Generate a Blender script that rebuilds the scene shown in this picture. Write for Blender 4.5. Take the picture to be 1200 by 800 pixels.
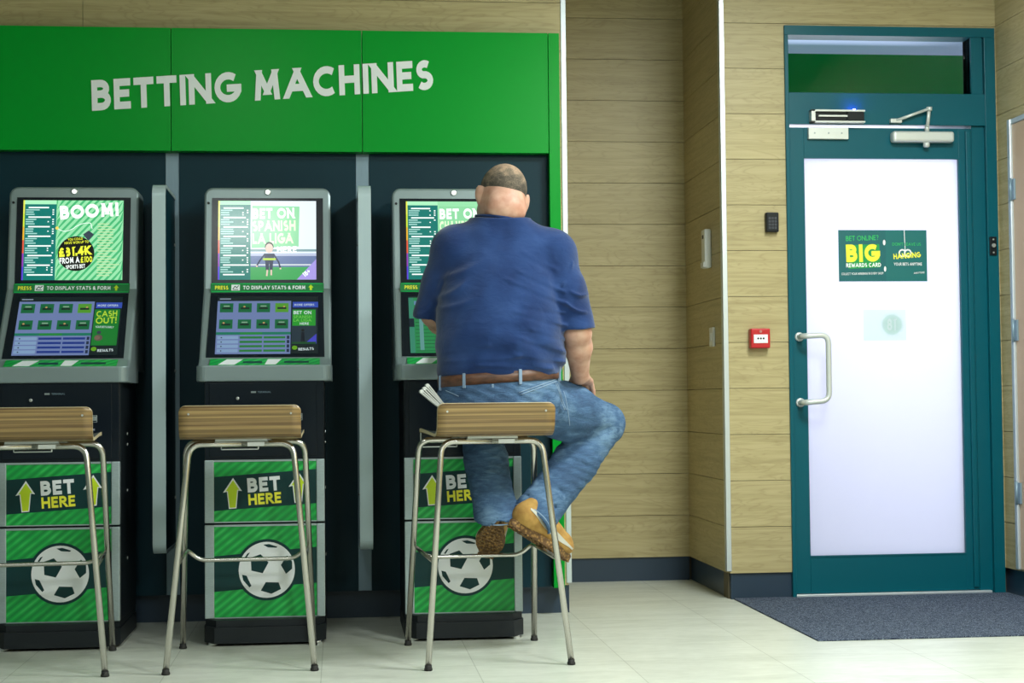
import bpy, bmesh, math, random
import numpy as np
from mathutils import Vector, Matrix

for o in list(bpy.data.objects): bpy.data.objects.remove(o)
scn = bpy.context.scene
col = scn.collection
random.seed(7)
R = math.radians

# ------------------------------------------------------------------ camera
FPX, YAW, TILT, ROLL, CH = 1910.56, .1063, .0363, -.0099, .8684
cD = Vector((math.sin(YAW)*math.cos(TILT), math.cos(YAW)*math.cos(TILT), math.sin(TILT)))
cR = Vector((math.cos(YAW), -math.sin(YAW), 0)); cU = cR.cross(cD)
cR2 = cR*math.cos(ROLL)+cU*math.sin(ROLL); cU2 = cU*math.cos(ROLL)-cR*math.sin(ROLL)
cam_d = bpy.data.cameras.new('camera'); cam = bpy.data.objects.new('camera', cam_d); col.objects.link(cam)
cam_d.sensor_width = 36; cam_d.sensor_fit = 'HORIZONTAL'; cam_d.lens = FPX/1200*36; cam_d.clip_start = .05
mw = Matrix((cR2, cU2, -cD)).transposed().to_4x4(); mw.translation = Vector((0, 0, CH)); cam.matrix_world = mw
scn.camera = cam

def aty(px, py, Y):          # the point of the plane at depth Y seen at a photo pixel
    r = cD+cR2*((px-600)/FPX)-cU2*((py-400)/FPX)
    return Vector((0, 0, CH))+r*(Y/r.y)

# ------------------------------------------------------------------ view, world, lights
vs = scn.view_settings
vs.view_transform = 'Standard'; vs.look = 'None'; vs.gamma = 1; vs.use_curve_mapping = False
vs.exposure = 0.0
w = bpy.data.worlds.new('world'); scn.world = w; w.use_nodes = True
bg = w.node_tree.nodes['Background']; bg.inputs[0].default_value = (.72, .8, 1, 1); bg.inputs[1].default_value = 1.2

def area(name, loc, size, power, color=(1, 1, 1), rot=(0, 0, 0), spread=180):
    l = bpy.data.lights.new(name, 'AREA'); l.shape = 'RECTANGLE'; l.size, l.size_y = size
    l.energy = power; l.color = color; l.spread = R(spread)
    o = bpy.data.objects.new(name, l); col.objects.link(o); o.location = loc; o.rotation_euler = rot
    return o
CEIL = 2.95
COOL = (.93, 1, .965)
LIGHTS = [(2.0, 4.85, 84), (1.9, 2.6, 110), (1.7, .4, 75), (-.6, 3.2, 17), (-.6, .5, 26)]
for i, (x, y, p) in enumerate(LIGHTS):
    area('ceiling_lamp_light', (x, y, CEIL-.045), (.56, .56), p, COOL)
# daylight arriving at the frosted entrance door from the street
area('street_daylight', (2.30, 8.3, 1.95), (1.6, 1.3), 38, (.88, .89, 1), (R(-90), 0, 0))

# ------------------------------------------------------------------ materials
def mat(name, base=(.5, .5, .5), rough=.5, metal=0, spec=.5, emit=None, estr=0):
    m = bpy.data.materials.new(name); m.use_nodes = True
    b = m.node_tree.nodes['Principled BSDF']
    b.inputs['Base Color'].default_value = (*base, 1); b.inputs['Roughness'].default_value = rough
    b.inputs['Metallic'].default_value = metal; b.inputs['Specular IOR Level'].default_value = spec
    if emit:
        b.inputs['Emission Color'].default_value = (*emit, 1); b.inputs['Emission Strength'].default_value = estr
    return m
def srgb(r, g, b):
    f = lambda c: (c/255/12.92 if c/255 <= .04045 else ((c/255+.055)/1.055)**2.4)
    return (f(r), f(g), f(b))
class NT:
    def __init__(s, m): s.t = m.node_tree; s.b = s.t.nodes['Principled BSDF']
    def n(s, typ, **kw):
        nd = s.t.nodes.new(typ)
        for k, v in kw.items():
            if k.startswith('i_'):
                k2 = k[2:]; nd.inputs[int(k2) if k2.isdigit() else k2].default_value = v
            else: setattr(nd, k, v)
        return nd
    def l(s, a, b): s.t.links.new(a, b)
    def coords(s, scale=(1, 1, 1), rot=(0, 0, 0)):
        tc = s.n('ShaderNodeTexCoord'); mp = s.n('ShaderNodeMapping')
        mp.inputs['Scale'].default_value = scale; mp.inputs['Rotation'].default_value = rot
        s.l(tc.outputs['Object'], mp.inputs['Vector']); return mp.outputs['Vector']
    def noise(s, vec, scale, detail=4, dist=0, rough=.5):
        nd = s.n('ShaderNodeTexNoise'); nd.inputs['Scale'].default_value = scale; nd.inputs['Detail'].default_value = detail
        nd.inputs['Distortion'].default_value = dist; nd.inputs['Roughness'].default_value = rough
        s.l(vec, nd.inputs['Vector']); return nd.outputs['Fac']
    def ramp(s, fac, stops, interp='LINEAR'):
        nd = s.n('ShaderNodeValToRGB'); nd.color_ramp.interpolation = interp
        el = nd.color_ramp.elements
        while len(el) < len(stops): el.new(.5)
        for e, (p, c) in zip(el, stops): e.position = p; e.color = (*c, 1) if len(c) == 3 else c
        s.l(fac, nd.inputs[0]); return nd.outputs[0]
    def math(s, op, a, b=None):
        nd = s.n('ShaderNodeMath', operation=op)
        for i, v in enumerate((a, b)):
            if v is None: continue
            if isinstance(v, (int, float)): nd.inputs[i].default_value = v
            else: s.l(v, nd.inputs[i])
        return nd.outputs[0]
    def mix(s, fac, a, b, blend='MIX'):
        nd = s.n('ShaderNodeMix', data_type='RGBA', blend_type=blend)
        for sock, v in ((nd.inputs[0], fac), (nd.inputs[6], a), (nd.inputs[7], b)):
            if isinstance(v, (int, float)): sock.default_value = v
            elif isinstance(v, tuple): sock.default_value = (*v, 1)
            else: s.l(v, sock)
        return nd.outputs[2]
    def bump(s, h, strength=.2, dist=.002):
        nd = s.n('ShaderNodeBump'); nd.inputs['Strength'].default_value = strength; nd.inputs['Distance'].default_value = dist
        s.l(h, nd.inputs['Height']); s.l(nd.outputs[0], s.b.inputs['Normal'])

def wood_wall(name, horiz=(1, 0)):     # pale oak boards, grain running horizontally
    m = mat(name, rough=.42, spec=.35); t = NT(m)
    tc = t.n('ShaderNodeTexCoord'); sp = t.n('ShaderNodeSeparateXYZ'); t.l(tc.outputs['Object'], sp.inputs[0])
    hx = t.math('ADD', sp.outputs[0], sp.outputs[1])          # walls face x or y: one of them runs along the board
    row = t.math('FLOOR', t.math('DIVIDE', t.math('SUBTRACT', sp.outputs[2], .1122), .2))
    wn = t.n('ShaderNodeTexWhiteNoise', noise_dimensions='1D'); t.l(row, wn.inputs['W'])
    shift = t.math('MULTIPLY', wn.outputs['Value'], 37.0)
    cb = t.n('ShaderNodeCombineXYZ'); t.l(t.math('ADD', hx, shift), cb.inputs[0]); t.l(sp.outputs[2], cb.inputs[2])
    mp = t.n('ShaderNodeMapping'); mp.inputs['Scale'].default_value = (.8, 1, 20); t.l(cb.outputs[0], mp.inputs[0])
    fine = t.noise(mp.outputs[0], 2.6, 5, .9, .55)
    mp2 = t.n('ShaderNodeMapping'); mp2.inputs['Scale'].default_value = (1.1, 1, 7); t.l(cb.outputs[0], mp2.inputs[0])
    big = t.noise(mp2.outputs[0], 1.7, 3, .8)
    rings = t.math('FRACT', t.math('MULTIPLY', big, 13.0))
    rings = t.math('ABSOLUTE', t.math('SUBTRACT', rings, .5))
    c = t.ramp(fine, [(.25, (.36, .30, .15)), (.5, (.46, .39, .205)), (.75, (.53, .455, .255))])
    rings = t.math('POWER', t.math('MULTIPLY', rings, 2.0), 4.0)
    c = t.mix(t.math('MULTIPLY', rings, .42), c, (.30, .235, .11))
    tone = t.ramp(wn.outputs['Color'], [(0, (.88, .87, .86)), (1, (1.04, 1.03, 1.0))])
    c = t.mix(1.0, c, tone, 'MULTIPLY')
    t.l(c, t.b.inputs['Base Color']); t.bump(fine, .08, .001)
    return m
M = {}
M['wood'] = wood_wall('oak_boards')
M['gap'] = mat('board_gap', (.10, .085, .05), .9)
M['skirt'] = mat('navy_skirting', srgb(38, 56, 74), .38)
M['plaster'] = mat('painted_plaster', (.20, .24, .22), .8)
M['ceiling'] = mat('ceiling_tile', (.42, .44, .42), .9)
M['trim'] = mat('aluminium_trim', (.62, .68, .72), .35, .6)
M['alu'] = mat('brushed_aluminium', (.40, .48, .50), .4, .6)
M['band'] = mat('screen_edge_silver', (.42, .53, .56), .38, .2)
M['alu_dark'] = mat('console_silver', (.25, .32, .33), .36, .4)
t = NT(M['alu']); nz = t.noise(t.coords((3, 60, 60)), 20, 3); t.l(t.ramp(nz, [(.3, (.35, .42, .44)), (.7, (.44, .53, .56))]), t.b.inputs['Base Color'])
M['chrome'] = mat('satin_steel_tube', (.56, .54, .5), .27, 1)
M['white_paint'] = mat('silver_paint', (.62, .66, .64), .35, .3)
M['teal_panel'] = mat('dark_teal_laminate', srgb(0, 44, 56), .45, 0, .22)
M['teal_door'] = mat('teal_door_paint', srgb(0, 84, 98), .36, 0, .25)
M['green_sign'] = mat('green_gloss_panel', srgb(0, 148, 44), .3, 0, .14)
M['green_edge'] = mat('bright_green_edge', srgb(0, 190, 90), .3)
M['channel'] = mat('wall_channel_grey', srgb(128, 150, 164), .4, .3)
M['letter'] = mat('sign_letter_white', (.78, .82, .84), .4)
M['black'] = mat('black_plastic', (.006, .009, .012), .4, 0, .25)
M['blackpanel'] = mat('black_gloss_panel', (.006, .010, .016), .22, 0, .3)
M['plinth'] = mat('plinth_black', (.010, .014, .018), .5, 0, .3)
M['rubber'] = mat('rubber', (.012, .012, .012), .7)
M['white_pl'] = mat('white_plastic', (.7, .72, .7), .4)
M['red'] = mat('red_plastic', srgb(186, 26, 34), .35)
M['print_dark'] = mat('print_dark_green', srgb(4, 52, 54), .45, 0, .3)
M['print_white'] = mat('print_white', (.80, .83, .86), .5)
M['print_lime'] = mat('print_lime', srgb(200, 225, 30), .45)
M['print_yellow'] = mat('print_yellow', srgb(240, 236, 60), .45)
M['screw'] = mat('screw_metal', (.7, .72, .72), .3, .8)
M['slot'] = mat('slot_grey', (.3, .35, .36), .4, .5)
M['purple_led'] = mat('purple_led', (.02, .01, .1), .4, emit=(.12, .06, 1), estr=5)
M['white_led'] = mat('white_led', (.5, .5, .5), .4, emit=(.9, 1, .95), estr=3)
M['diffuser'] = mat('lamp_diffuser', (.8, .8, .8), .5, emit=(.93, 1, .95), estr=3)

m = mat('striped_green_print', rough=.45); M['print_green'] = m; t = NT(m)
sp = t.n('ShaderNodeSeparateXYZ'); t.l(t.coords(), sp.inputs[0])
d = t.math('SUBTRACT', t.math('MULTIPLY', sp.outputs[0], .8), sp.outputs[2])
fr = t.math('ABSOLUTE', t.math('SUBTRACT', t.math('FRACT', t.math('MULTIPLY', d, 34)), .5))
nz = t.noise(t.coords(), 9, 2)
fr = t.math('MULTIPLY', fr, t.ramp(nz, [(.35, (.4, .4, .4)), (.65, (1, 1, 1))]))
t.l(t.ramp(fr, [(.0, srgb(0, 132, 58)), (.25, srgb(8, 168, 68)), (.5, srgb(60, 195, 95))]), t.b.inputs['Base Color'])

m = mat('floor_vinyl', rough=.34, spec=.4); M['floor'] = m; t = NT(m)
c1 = t.noise(t.coords((1, 3.2, 1)), 3.0, 7, .9, .62)
c2 = t.noise(t.coords((1, 1.6, 1)), 22, 4)
base = t.ramp(c1, [(.3, (.50, .53, .46)), (.5, (.60, .63, .555)), (.7, (.68, .71, .64))])
base = t.mix(.18, base, t.ramp(c2, [(.3, (.45, .47, .41)), (.7, (.74, .77, .7))]))
br = t.n('ShaderNodeTexBrick', offset=0.0); br.inputs['Scale'].default_value = 1
br.inputs['Brick Width'].default_value = .5; br.inputs['Row Height'].default_value = .5; br.inputs['Mortar Size'].default_value = .0014
br.inputs['Color1'].default_value = (1, 1, 1, 1); br.inputs['Color2'].default_value = (.94, .94, .94, 1); br.inputs['Mortar'].default_value = (.62, .62, .6, 1)
mpv = t.n('ShaderNodeMapping'); tc = t.n('ShaderNodeTexCoord'); t.l(tc.outputs['Object'], mpv.inputs[0]); mpv.inputs['Location'].default_value = (.06, .12, 0)
t.l(mpv.outputs[0], br.inputs['Vector'])
t.l(t.mix(1.0, base, br.outputs['Color'], 'MULTIPLY'), t.b.inputs['Base Color'])

m = mat('entrance_matting', rough=.95, spec=.1); M['mat'] = m; t = NT(m)
nz = t.noise(t.coords(), 75, 4, 0, .85); n2 = t.noise(t.coords(), 190, 1)
t.l(t.mix(t.math('GREATER_THAN', n2, .63), t.ramp(nz, [(.40, (.018, .026, .048)), (.60, (.095, .12, .17))]), (.24, .28, .34)), t.b.inputs['Base Color']); t.bump(nz, .6, .004)

m = mat('zebrano_ply', rough=.32); M['ply'] = m; t = NT(m)
nz = t.noise(t.coords((.25, .25, 55)), 2.2, 4, .25, .6); n2 = t.noise(t.coords((.4, .4, 16)), 4, 3, .3)
t.l(t.mix(.45, t.ramp(nz, [(.42, (.055, .028, .010)), (.5, (.21, .125, .045)), (.58, (.40, .28, .115))]), t.ramp(n2, [(.35, (.10, .05, .02)), (.6, (.34, .225, .09))])), t.b.inputs['Base Color'])
M['plyedge'] = mat('ply_edge', (.62, .52, .33), .45)
M['seat_top'] = mat('seat_top_laminate', (.05, .055, .055), .4)

m = mat('frosted_glass', (.86, .88, .93), .6); M['frost'] = m
nt = m.node_tree; out = nt.nodes['Material Output']
tr = nt.nodes.new('ShaderNodeBsdfTranslucent'); tr.inputs[0].default_value = (.92, .92, 1, 1)
mx = nt.nodes.new('ShaderNodeMixShader'); mx.inputs[0].default_value = .85
nt.links.new(nt.nodes['Principled BSDF'].outputs[0], mx.inputs[1]); nt.links.new(tr.outputs[0], mx.inputs[2]); nt.links.new(mx.outputs[0], out.inputs[0])
m = mat('clear_glass', (.6, .65, .7), .03); M['glass'] = m; nt = m.node_tree; out = nt.nodes['Material Output']
tr = nt.nodes.new('ShaderNodeBsdfTransparent'); mx = nt.nodes.new('ShaderNodeMixShader'); mx.inputs[0].default_value = .99
gl = nt.nodes.new('ShaderNodeBsdfGlossy'); gl.inputs['Roughness'].default_value = .02
nt.links.new(gl.outputs[0], mx.inputs[1]); nt.links.new(tr.outputs[0], mx.inputs[2]); nt.links.new(mx.outputs[0], out.inputs[0])
def thin(name, c):
    m = mat(name, c, .6); nt = m.node_tree; tr = nt.nodes.new('ShaderNodeBsdfTranslucent'); tr.inputs[0].default_value = (*c, 1); mx = nt.nodes.new('ShaderNodeMixShader'); mx.inputs[0].default_value = .85
    nt.links.new(nt.nodes['Principled BSDF'].outputs[0], mx.inputs[1]); nt.links.new(tr.outputs[0], mx.inputs[2]); nt.links.new(mx.outputs[0], nt.nodes['Material Output'].inputs[0]); return m

EM = {}
def em(c, s=1.0, boost=1.0):
    k = (c, s)
    if k not in EM:
        EM[k] = mat('screen_colour', (.01, .01, .01), .15, emit=srgb(*c), estr=s)
    return EM[k]

m = mat('skin', (.52, .30, .22), .5, spec=.4); M['skin'] = m; t = NT(m)
nz = t.noise(t.coords(), 26, 4); t.l(t.ramp(nz, [(.3, (.46, .225, .155)), (.6, (.60, .36, .27)), (.8, (.66, .42, .33))]), t.b.inputs['Base Color'])
t.b.inputs['Subsurface Weight'].default_value = .08; t.b.inputs['Subsurface Radius'].default_value = (.02, .008, .004)
t.bump(t.noise(t.coords(), 300, 3), .1, .001)
m = mat('short_grey_hair', rough=.85, spec=.2); M['hair'] = m; t = NT(m)
vd = t.n('ShaderNodeVectorMath', operation='DISTANCE'); tc = t.n('ShaderNodeTexCoord'); t.l(tc.outputs['Object'], vd.inputs[0]); vd.inputs[1].default_value = (.592, 5.625, 1.715)
nz = t.noise(t.coords((1, 1, .6)), 420, 3, 0, .8); n2 = t.noise(t.coords(), 45, 3)
dens = t.math('ADD', t.math('MULTIPLY', t.math('SUBTRACT', vd.outputs['Value'], .038), 6.5), t.math('MULTIPLY', t.math('SUBTRACT', nz, .5), 1.6))
dens = t.math('ADD', dens, t.math('MULTIPLY', t.math('SUBTRACT', n2, .5), 1.2))
t.l(t.ramp(dens, [(.0, (.47, .32, .22)), (.4, (.19, .15, .11)), (.8, (.065, .058, .048))]), t.b.inputs['Base Color']); t.bump(nz, .5, .002)
m = mat('navy_cotton', rough=.9, spec=.15); M['shirt'] = m; t = NT(m)
nz = t.noise(t.coords(), 9, 5, .3); n2 = t.noise(t.coords((1, 1, 1)), 700, 2)
t.l(t.ramp(nz, [(.3, (.007, .024, .098)), (.55, (.013, .040, .142)), (.8, (.024, .060, .19))]), t.b.inputs['Base Color'])
t.bump(t.math('ADD', t.noise(t.coords((1, 1, 1.8)), 20, 4, .8), t.math('MULTIPLY', n2, .08)), .35, .008)
t.b.inputs['Sheen Weight'].default_value = .25
m = mat('blue_denim', rough=.88, spec=.15); M['denim'] = m; t = NT(m)
nz = t.noise(t.coords(), 7, 5, .5); n2 = t.noise(t.coords((1, 1, 1)), 520, 3, 0, .8); n3 = t.noise(t.coords((1.2, 1, 4)), 16, 4, 1.2)
cc = t.ramp(t.math('ADD', t.math('MULTIPLY', nz, .6), t.math('MULTIPLY', n3, .4)), [(.38, (.014, .042, .11)), (.5, (.038, .095, .205)), (.64, (.15, .26, .40))])
t.l(t.mix(.35, cc, t.ramp(n2, [(.3, (.015, .045, .11)), (.7, (.20, .30, .44))])), t.b.inputs['Base Color'])
t.bump(t.math('ADD', n3, t.math('MULTIPLY', n2, .15)), .5, .008)
M['denim_edge'] = mat('denim_hem_stitch', (.22, .31, .44), .9)
m = mat('brown_leather', rough=.42); M['leather'] = m; t = NT(m)
t.l(t.ramp(t.noise(t.coords((1, 1, 3)), 28, 4), [(.3, (.055, .022, .013)), (.7, (.16, .07, .04))]), t.b.inputs['Base Color'])
m = mat('tan_suede', rough=.85); M['suede'] = m; t = NT(m)
t.l(t.ramp(t.noise(t.coords(), 30, 4), [(.3, (.30, .155, .035)), (.7, (.50, .30, .08))]), t.b.inputs['Base Color'])
m = mat('gum_sole', rough=.7); M['sole'] = m; t = NT(m)
v = t.n('ShaderNodeTexVoronoi'); v.inputs['Scale'].default_value = 95; t.l(t.coords(), v.inputs['Vector'])
t.l(t.ramp(v.outputs['Distance'], [(.2, (.36, .20, .06)), (.55, (.12, .06, .02))]), t.b.inputs['Base Color']); t.bump(v.outputs['Distance'], .6, .004)
M['stripe'] = mat('shoe_stripe', (.5, .5, .44), .6)
M['paper'] = mat('folded_paper', (.68, .7, .68), .8)

# ------------------------------------------------------------------ builders
def link(name, verts, faces, mats, parent=None, midx=None, smooth=False):
    me = bpy.data.meshes.new(name); me.from_pydata([tuple(v) for v in verts], [], faces)
    for mm in (mats if isinstance(mats, (list, tuple)) else [mats]): me.materials.append(mm)
    if midx: me.polygons.foreach_set('material_index', midx)
    if smooth: me.polygons.foreach_set('use_smooth', [True]*len(me.polygons))
    me.update(); o = bpy.data.objects.new(name, me); col.objects.link(o)
    if parent: o.parent = parent
    return o
def thing(name, label, cat, loc=(0, 0, 0), rz=0, group=None):
    o = bpy.data.objects.new(name, None); col.objects.link(o); o.location = loc; o.rotation_euler = (0, 0, rz)
    o.empty_display_size = .05; return tag(o, label, cat, group)
def tag(o, label, cat, group=None):
    o['label'] = label; o['category'] = cat
    if group: o['group'] = group
    return o
def struct(o): o['kind'] = 'structure'; return o

class MB:                                  # collects shapes into one mesh
    def __init__(s): s.bm = bmesh.new()
    def box(s, x0, x1, y0, y1, z0, z1, mi=0, bev=0, seg=2):
        vs_ = [s.bm.verts.new(p) for p in ((x0, y0, z0), (x1, y0, z0), (x1, y1, z0), (x0, y1, z0), (x0, y0, z1), (x1, y0, z1), (x1, y1, z1), (x0, y1, z1))]
        fs = [s.bm.faces.new([vs_[i] for i in q]) for q in ((0, 3, 2, 1), (4, 5, 6, 7), (0, 1, 5, 4), (1, 2, 6, 5), (2, 3, 7, 6), (3, 0, 4, 7))]
        for f in fs: f.material_index = mi
        if bev:
            es = {e for f in fs for e in f.edges}
            bmesh.ops.bevel(s.bm, geom=list(es), offset=bev, segments=seg, affect='EDGES', profile=.5)
        return s
    def prism(s, pts, axis, a, b, mi=0):   # polygon pts extruded along axis from a to b
        def mk(p, t):
            return {'x': (t, p[0], p[1]), 'y': (p[0], t, p[1]), 'z': (p[0], p[1], t)}[axis]
        A = [s.bm.verts.new(mk(p, a)) for p in pts]; B = [s.bm.verts.new(mk(p, b)) for p in pts]
        n = len(pts); fs = [s.bm.faces.new(A), s.bm.faces.new(B[::-1])]
        for i in range(n): fs.append(s.bm.faces.new((A[i], B[i], B[(i+1) % n], A[(i+1) % n])))
        for f in fs: f.material_index = mi
        return fs
    def tube(s, pts, r, seg=12, mi=0, caps=True):
        pts = [Vector(p) for p in pts]; rings = []; up = None
        rr = r if isinstance(r, (list, tuple)) else [r]*len(pts)
        for i, p in enumerate(pts):
            d = (pts[min(i+1, len(pts)-1)]-pts[max(i-1, 0)]).normalized()
            if up is None:
                up = Vector((0, 0, 1)) if abs(d.z) < .9 else Vector((1, 0, 0))
            a = (up-d*up.dot(d)).normalized(); up = a; b = d.cross(a)
            rings.append([s.bm.verts.new(p+(a*math.cos(2*math.pi*k/seg)+b*math.sin(2*math.pi*k/seg))*rr[i]) for k in range(seg)])
        for A, B in zip(rings, rings[1:]):
            for k in range(seg):
                f = s.bm.faces.new((A[k], B[k], B[(k+1) % seg], A[(k+1) % seg])); f.smooth = True; f.material_index = mi
        if caps:
            for q in (rings[0], rings[-1][::-1]):
                f = s.bm.faces.new(q); f.material_index = mi
        return s
    def lathe(s, c, prof, axis='y', seg=24, mi=0):     # prof: (radius, offset along axis)
        rings = []
        for r, h in prof:
            ring = []
            for k in range(seg):
                ca, sa = r*math.cos(2*math.pi*k/seg), r*math.sin(2*math.pi*k/seg)
                p = {'y': (ca, h, sa), 'z': (ca, sa, h), 'x': (h, ca, sa)}[axis]
                ring.append(s.bm.verts.new((c[0]+p[0], c[1]+p[1], c[2]+p[2])))
            rings.append(ring)
        for A, B in zip(rings, rings[1:]):
            for k in range(seg):
                f = s.bm.faces.new((A[k], B[k], B[(k+1) % seg], A[(k+1) % seg])); f.material_index = mi; f.smooth = True
        for q in (rings[0], rings[-1]):
            f = s.bm.faces.new(q); f.material_index = mi
        return s
    def build(s, name, mats, parent=None, smooth=None):
        bmesh.ops.recalc_face_normals(s.bm, faces=s.bm.faces)
        me = bpy.data.meshes.new(name); s.bm.to_mesh(me); s.bm.free()
        for mm in (mats if isinstance(mats, (list, tuple)) else [mats]): me.materials.append(mm)
        if smooth: me.polygons.foreach_set('use_smooth', [True]*len(me.polygons))
        o = bpy.data.objects.new(name, me); col.objects.link(o)
        if parent: o.parent = parent
        return o
def bend(pts, rad, n=6):                    # round the corners of a polyline
    pts = [Vector(p) for p in pts]; out = [pts[0]]
    for i in range(1, len(pts)-1):
        p, a, b = pts[i], pts[i-1], pts[i+1]
        r = min(rad, (a-p).length*.45, (b-p).length*.45)
        s_ = p+(a-p).normalized()*r; e_ = p+(b-p).normalized()*r
        for k in range(n+1):
            t_ = k/n; out.append(s_*(1-t_)**2+p*2*t_*(1-t_)+e_*t_**2)
    out.append(pts[-1]); return out

def arc(cx, cy, rx, ry, a0, a1, n=9): return [(cx+rx*math.cos(R(a0+(a1-a0)*i/n)), cy+ry*math.sin(R(a0+(a1-a0)*i/n))) for i in range(n+1)]
GL = {      # capitals as centre lines on a unit height: (advance width, strokes)
 'A': (.86, [[(0, 0), (.43, 1)], [(.43, 1), (.86, 0)], [(.17, .30), (.69, .30)]]), 'B': (.56, [[(0, 0), (0, 1)], [(0, 1)]+arc(.26, .77, .24, .23, 90, -90)+[(0, .54)], [(0, .54)]+arc(.28, .27, .28, .27, 90, -90)+[(0, 0)]]),
 'C': (.74, [arc(.46, .5, .46, .5, 52, 308, 16)]), 'D': (.72, [[(0, 0), (0, 1)], [(0, 1)]+arc(.22, .5, .50, .5, 90, -90, 14)+[(0, 0)]]), 'E': (.46, [[(0, 0), (0, 1)], [(0, 1), (.46, 1)], [(0, .52), (.40, .52)], [(0, 0), (.46, 0)]]),
 'F': (.44, [[(0, 0), (0, 1)], [(0, 1), (.44, 1)], [(0, .52), (.38, .52)]]), 'G': (.80, [arc(.46, .5, .46, .5, 52, 340, 18)+[(.86, .46)], [(.52, .46), (.90, .46)]]), 'H': (.66, [[(0, 0), (0, 1)], [(.66, 0), (.66, 1)], [(0, .52), (.66, .52)]]),
 'I': (.0, [[(0, 0), (0, 1)]]), 'J': (.34, [[(.34, 1), (.34, .2)]+arc(.12, .2, .22, .2, 0, -110, 6)]), 'K': (.60, [[(0, 0), (0, 1)], [(.56, 1), (.05, .5)], [(.10, .52), (.62, 0)]]), 'L': (.42, [[(0, 1), (0, 0)], [(0, 0), (.42, 0)]]),
 'M': (.98, [[(.08, 0), (.16, 1)], [(.16, 1), (.49, .22)], [(.49, .22), (.82, 1)], [(.82, 1), (.90, 0)]]), 'N': (.72, [[(0, 0), (0, 1)], [(0, 1), (.72, 0)], [(.72, 0), (.72, 1)]]), 'O': (.94, [arc(.47, .5, .47, .5, 0, 360, 24)]),
 'P': (.52, [[(0, 0), (0, 1)], [(0, 1)]+arc(.26, .74, .26, .26, 90, -90)+[(0, .48)]]), 'R': (.58, [[(0, 0), (0, 1)], [(0, 1)]+arc(.26, .75, .26, .25, 90, -90)+[(0, .5)], [(.22, .5), (.58, 0)]]),
 'S': (.50, [arc(.27, .75, .24, .25, 50, 250, 10)+arc(.25, .26, .26, .26, 75, -140, 12)]), 'T': (.60, [[(0, 1), (.60, 1)], [(.30, 1), (.30, 0)]]), 'U': (.66, [[(0, 1), (0, .33)]+arc(.33, .33, .33, .33, 180, 360, 12)+[(.66, 1)]]),
 'V': (.78, [[(0, 1), (.39, 0)], [(.39, 0), (.78, 1)]]), 'W': (1.1, [[(0, 1), (.28, 0)], [(.28, 0), (.55, .8)], [(.55, .8), (.82, 0)], [(.82, 0), (1.1, 1)]]), 'X': (.66, [[(0, 0), (.66, 1)], [(0, 1), (.66, 0)]]), 'Y': (.68, [[(0, 1), (.34, .5)], [(.68, 1), (.34, .5)], [(.34, .5), (.34, 0)]]),
 'Q': (.94, [arc(.47, .5, .47, .5, 0, 360, 24), [(.55, .25), (.9, -.05)]]), 'Z': (.6, [[(0, 1), (.6, 1)], [(.6, 1), (0, 0)], [(0, 0), (.6, 0)]]),
 '0': (.62, [arc(.31, .5, .31, .5, 0, 360, 20)]), '1': (.22, [[(.2, 0), (.2, 1)], [(.2, 1), (0, .8)]]), '2': (.54, [arc(.27, .74, .26, .26, 160, -30, 9)+[(0, 0)], [(0, 0), (.54, 0)]]),
 '3': (.50, [arc(.23, .76, .24, .24, 130, -90, 10), arc(.23, .27, .27, .27, 90, -130, 10), [(.12, .53), (.25, .53)]]), '4': (.62, [[(.46, 0), (.46, 1)], [(.46, 1), (0, .28)], [(0, .28), (.62, .28)]]), '5': (.5, [[(.46, 1), (.06, 1)], [(.06, 1), (.02, .56)], [(.02, .56)]+arc(.22, .31, .28, .31, 90, -130, 9)]),
 '8': (.54, [arc(.27, .77, .22, .23, 0, 360, 16), arc(.27, .27, .27, .27, 0, 360, 16)]), '\u00a3': (.56, [arc(.34, .74, .20, .26, 20, 180, 8)+[(.14, .0)], [(0, 0), (.56, 0)], [(0, .48), (.42, .48)]]),
 '!': (.0, [[(0, 1), (0, .46)], [(0, .04), (0, 0)]]), '.': (.0, [[(0, .04), (0, 0)]]), "'": (.0, [[(0, 1), (0, .75)]]), '?': (.44, [arc(.2, .76, .22, .24, 160, -60, 8)+[(.22, .3)], [(.22, .04), (.22, 0)]]), '+': (.44, [[(.22, .25), (.22, .75)], [(0, .5), (.44, .5)]]),
 '&': (.7, [arc(.3, .78, .17, .22, 0, 360, 14), [(.17, .62), (.66, 0)], arc(.26, .26, .25, .27, 110, 350, 10)+[(.62, .5)]])}
_tc, _si = {}, {}
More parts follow.
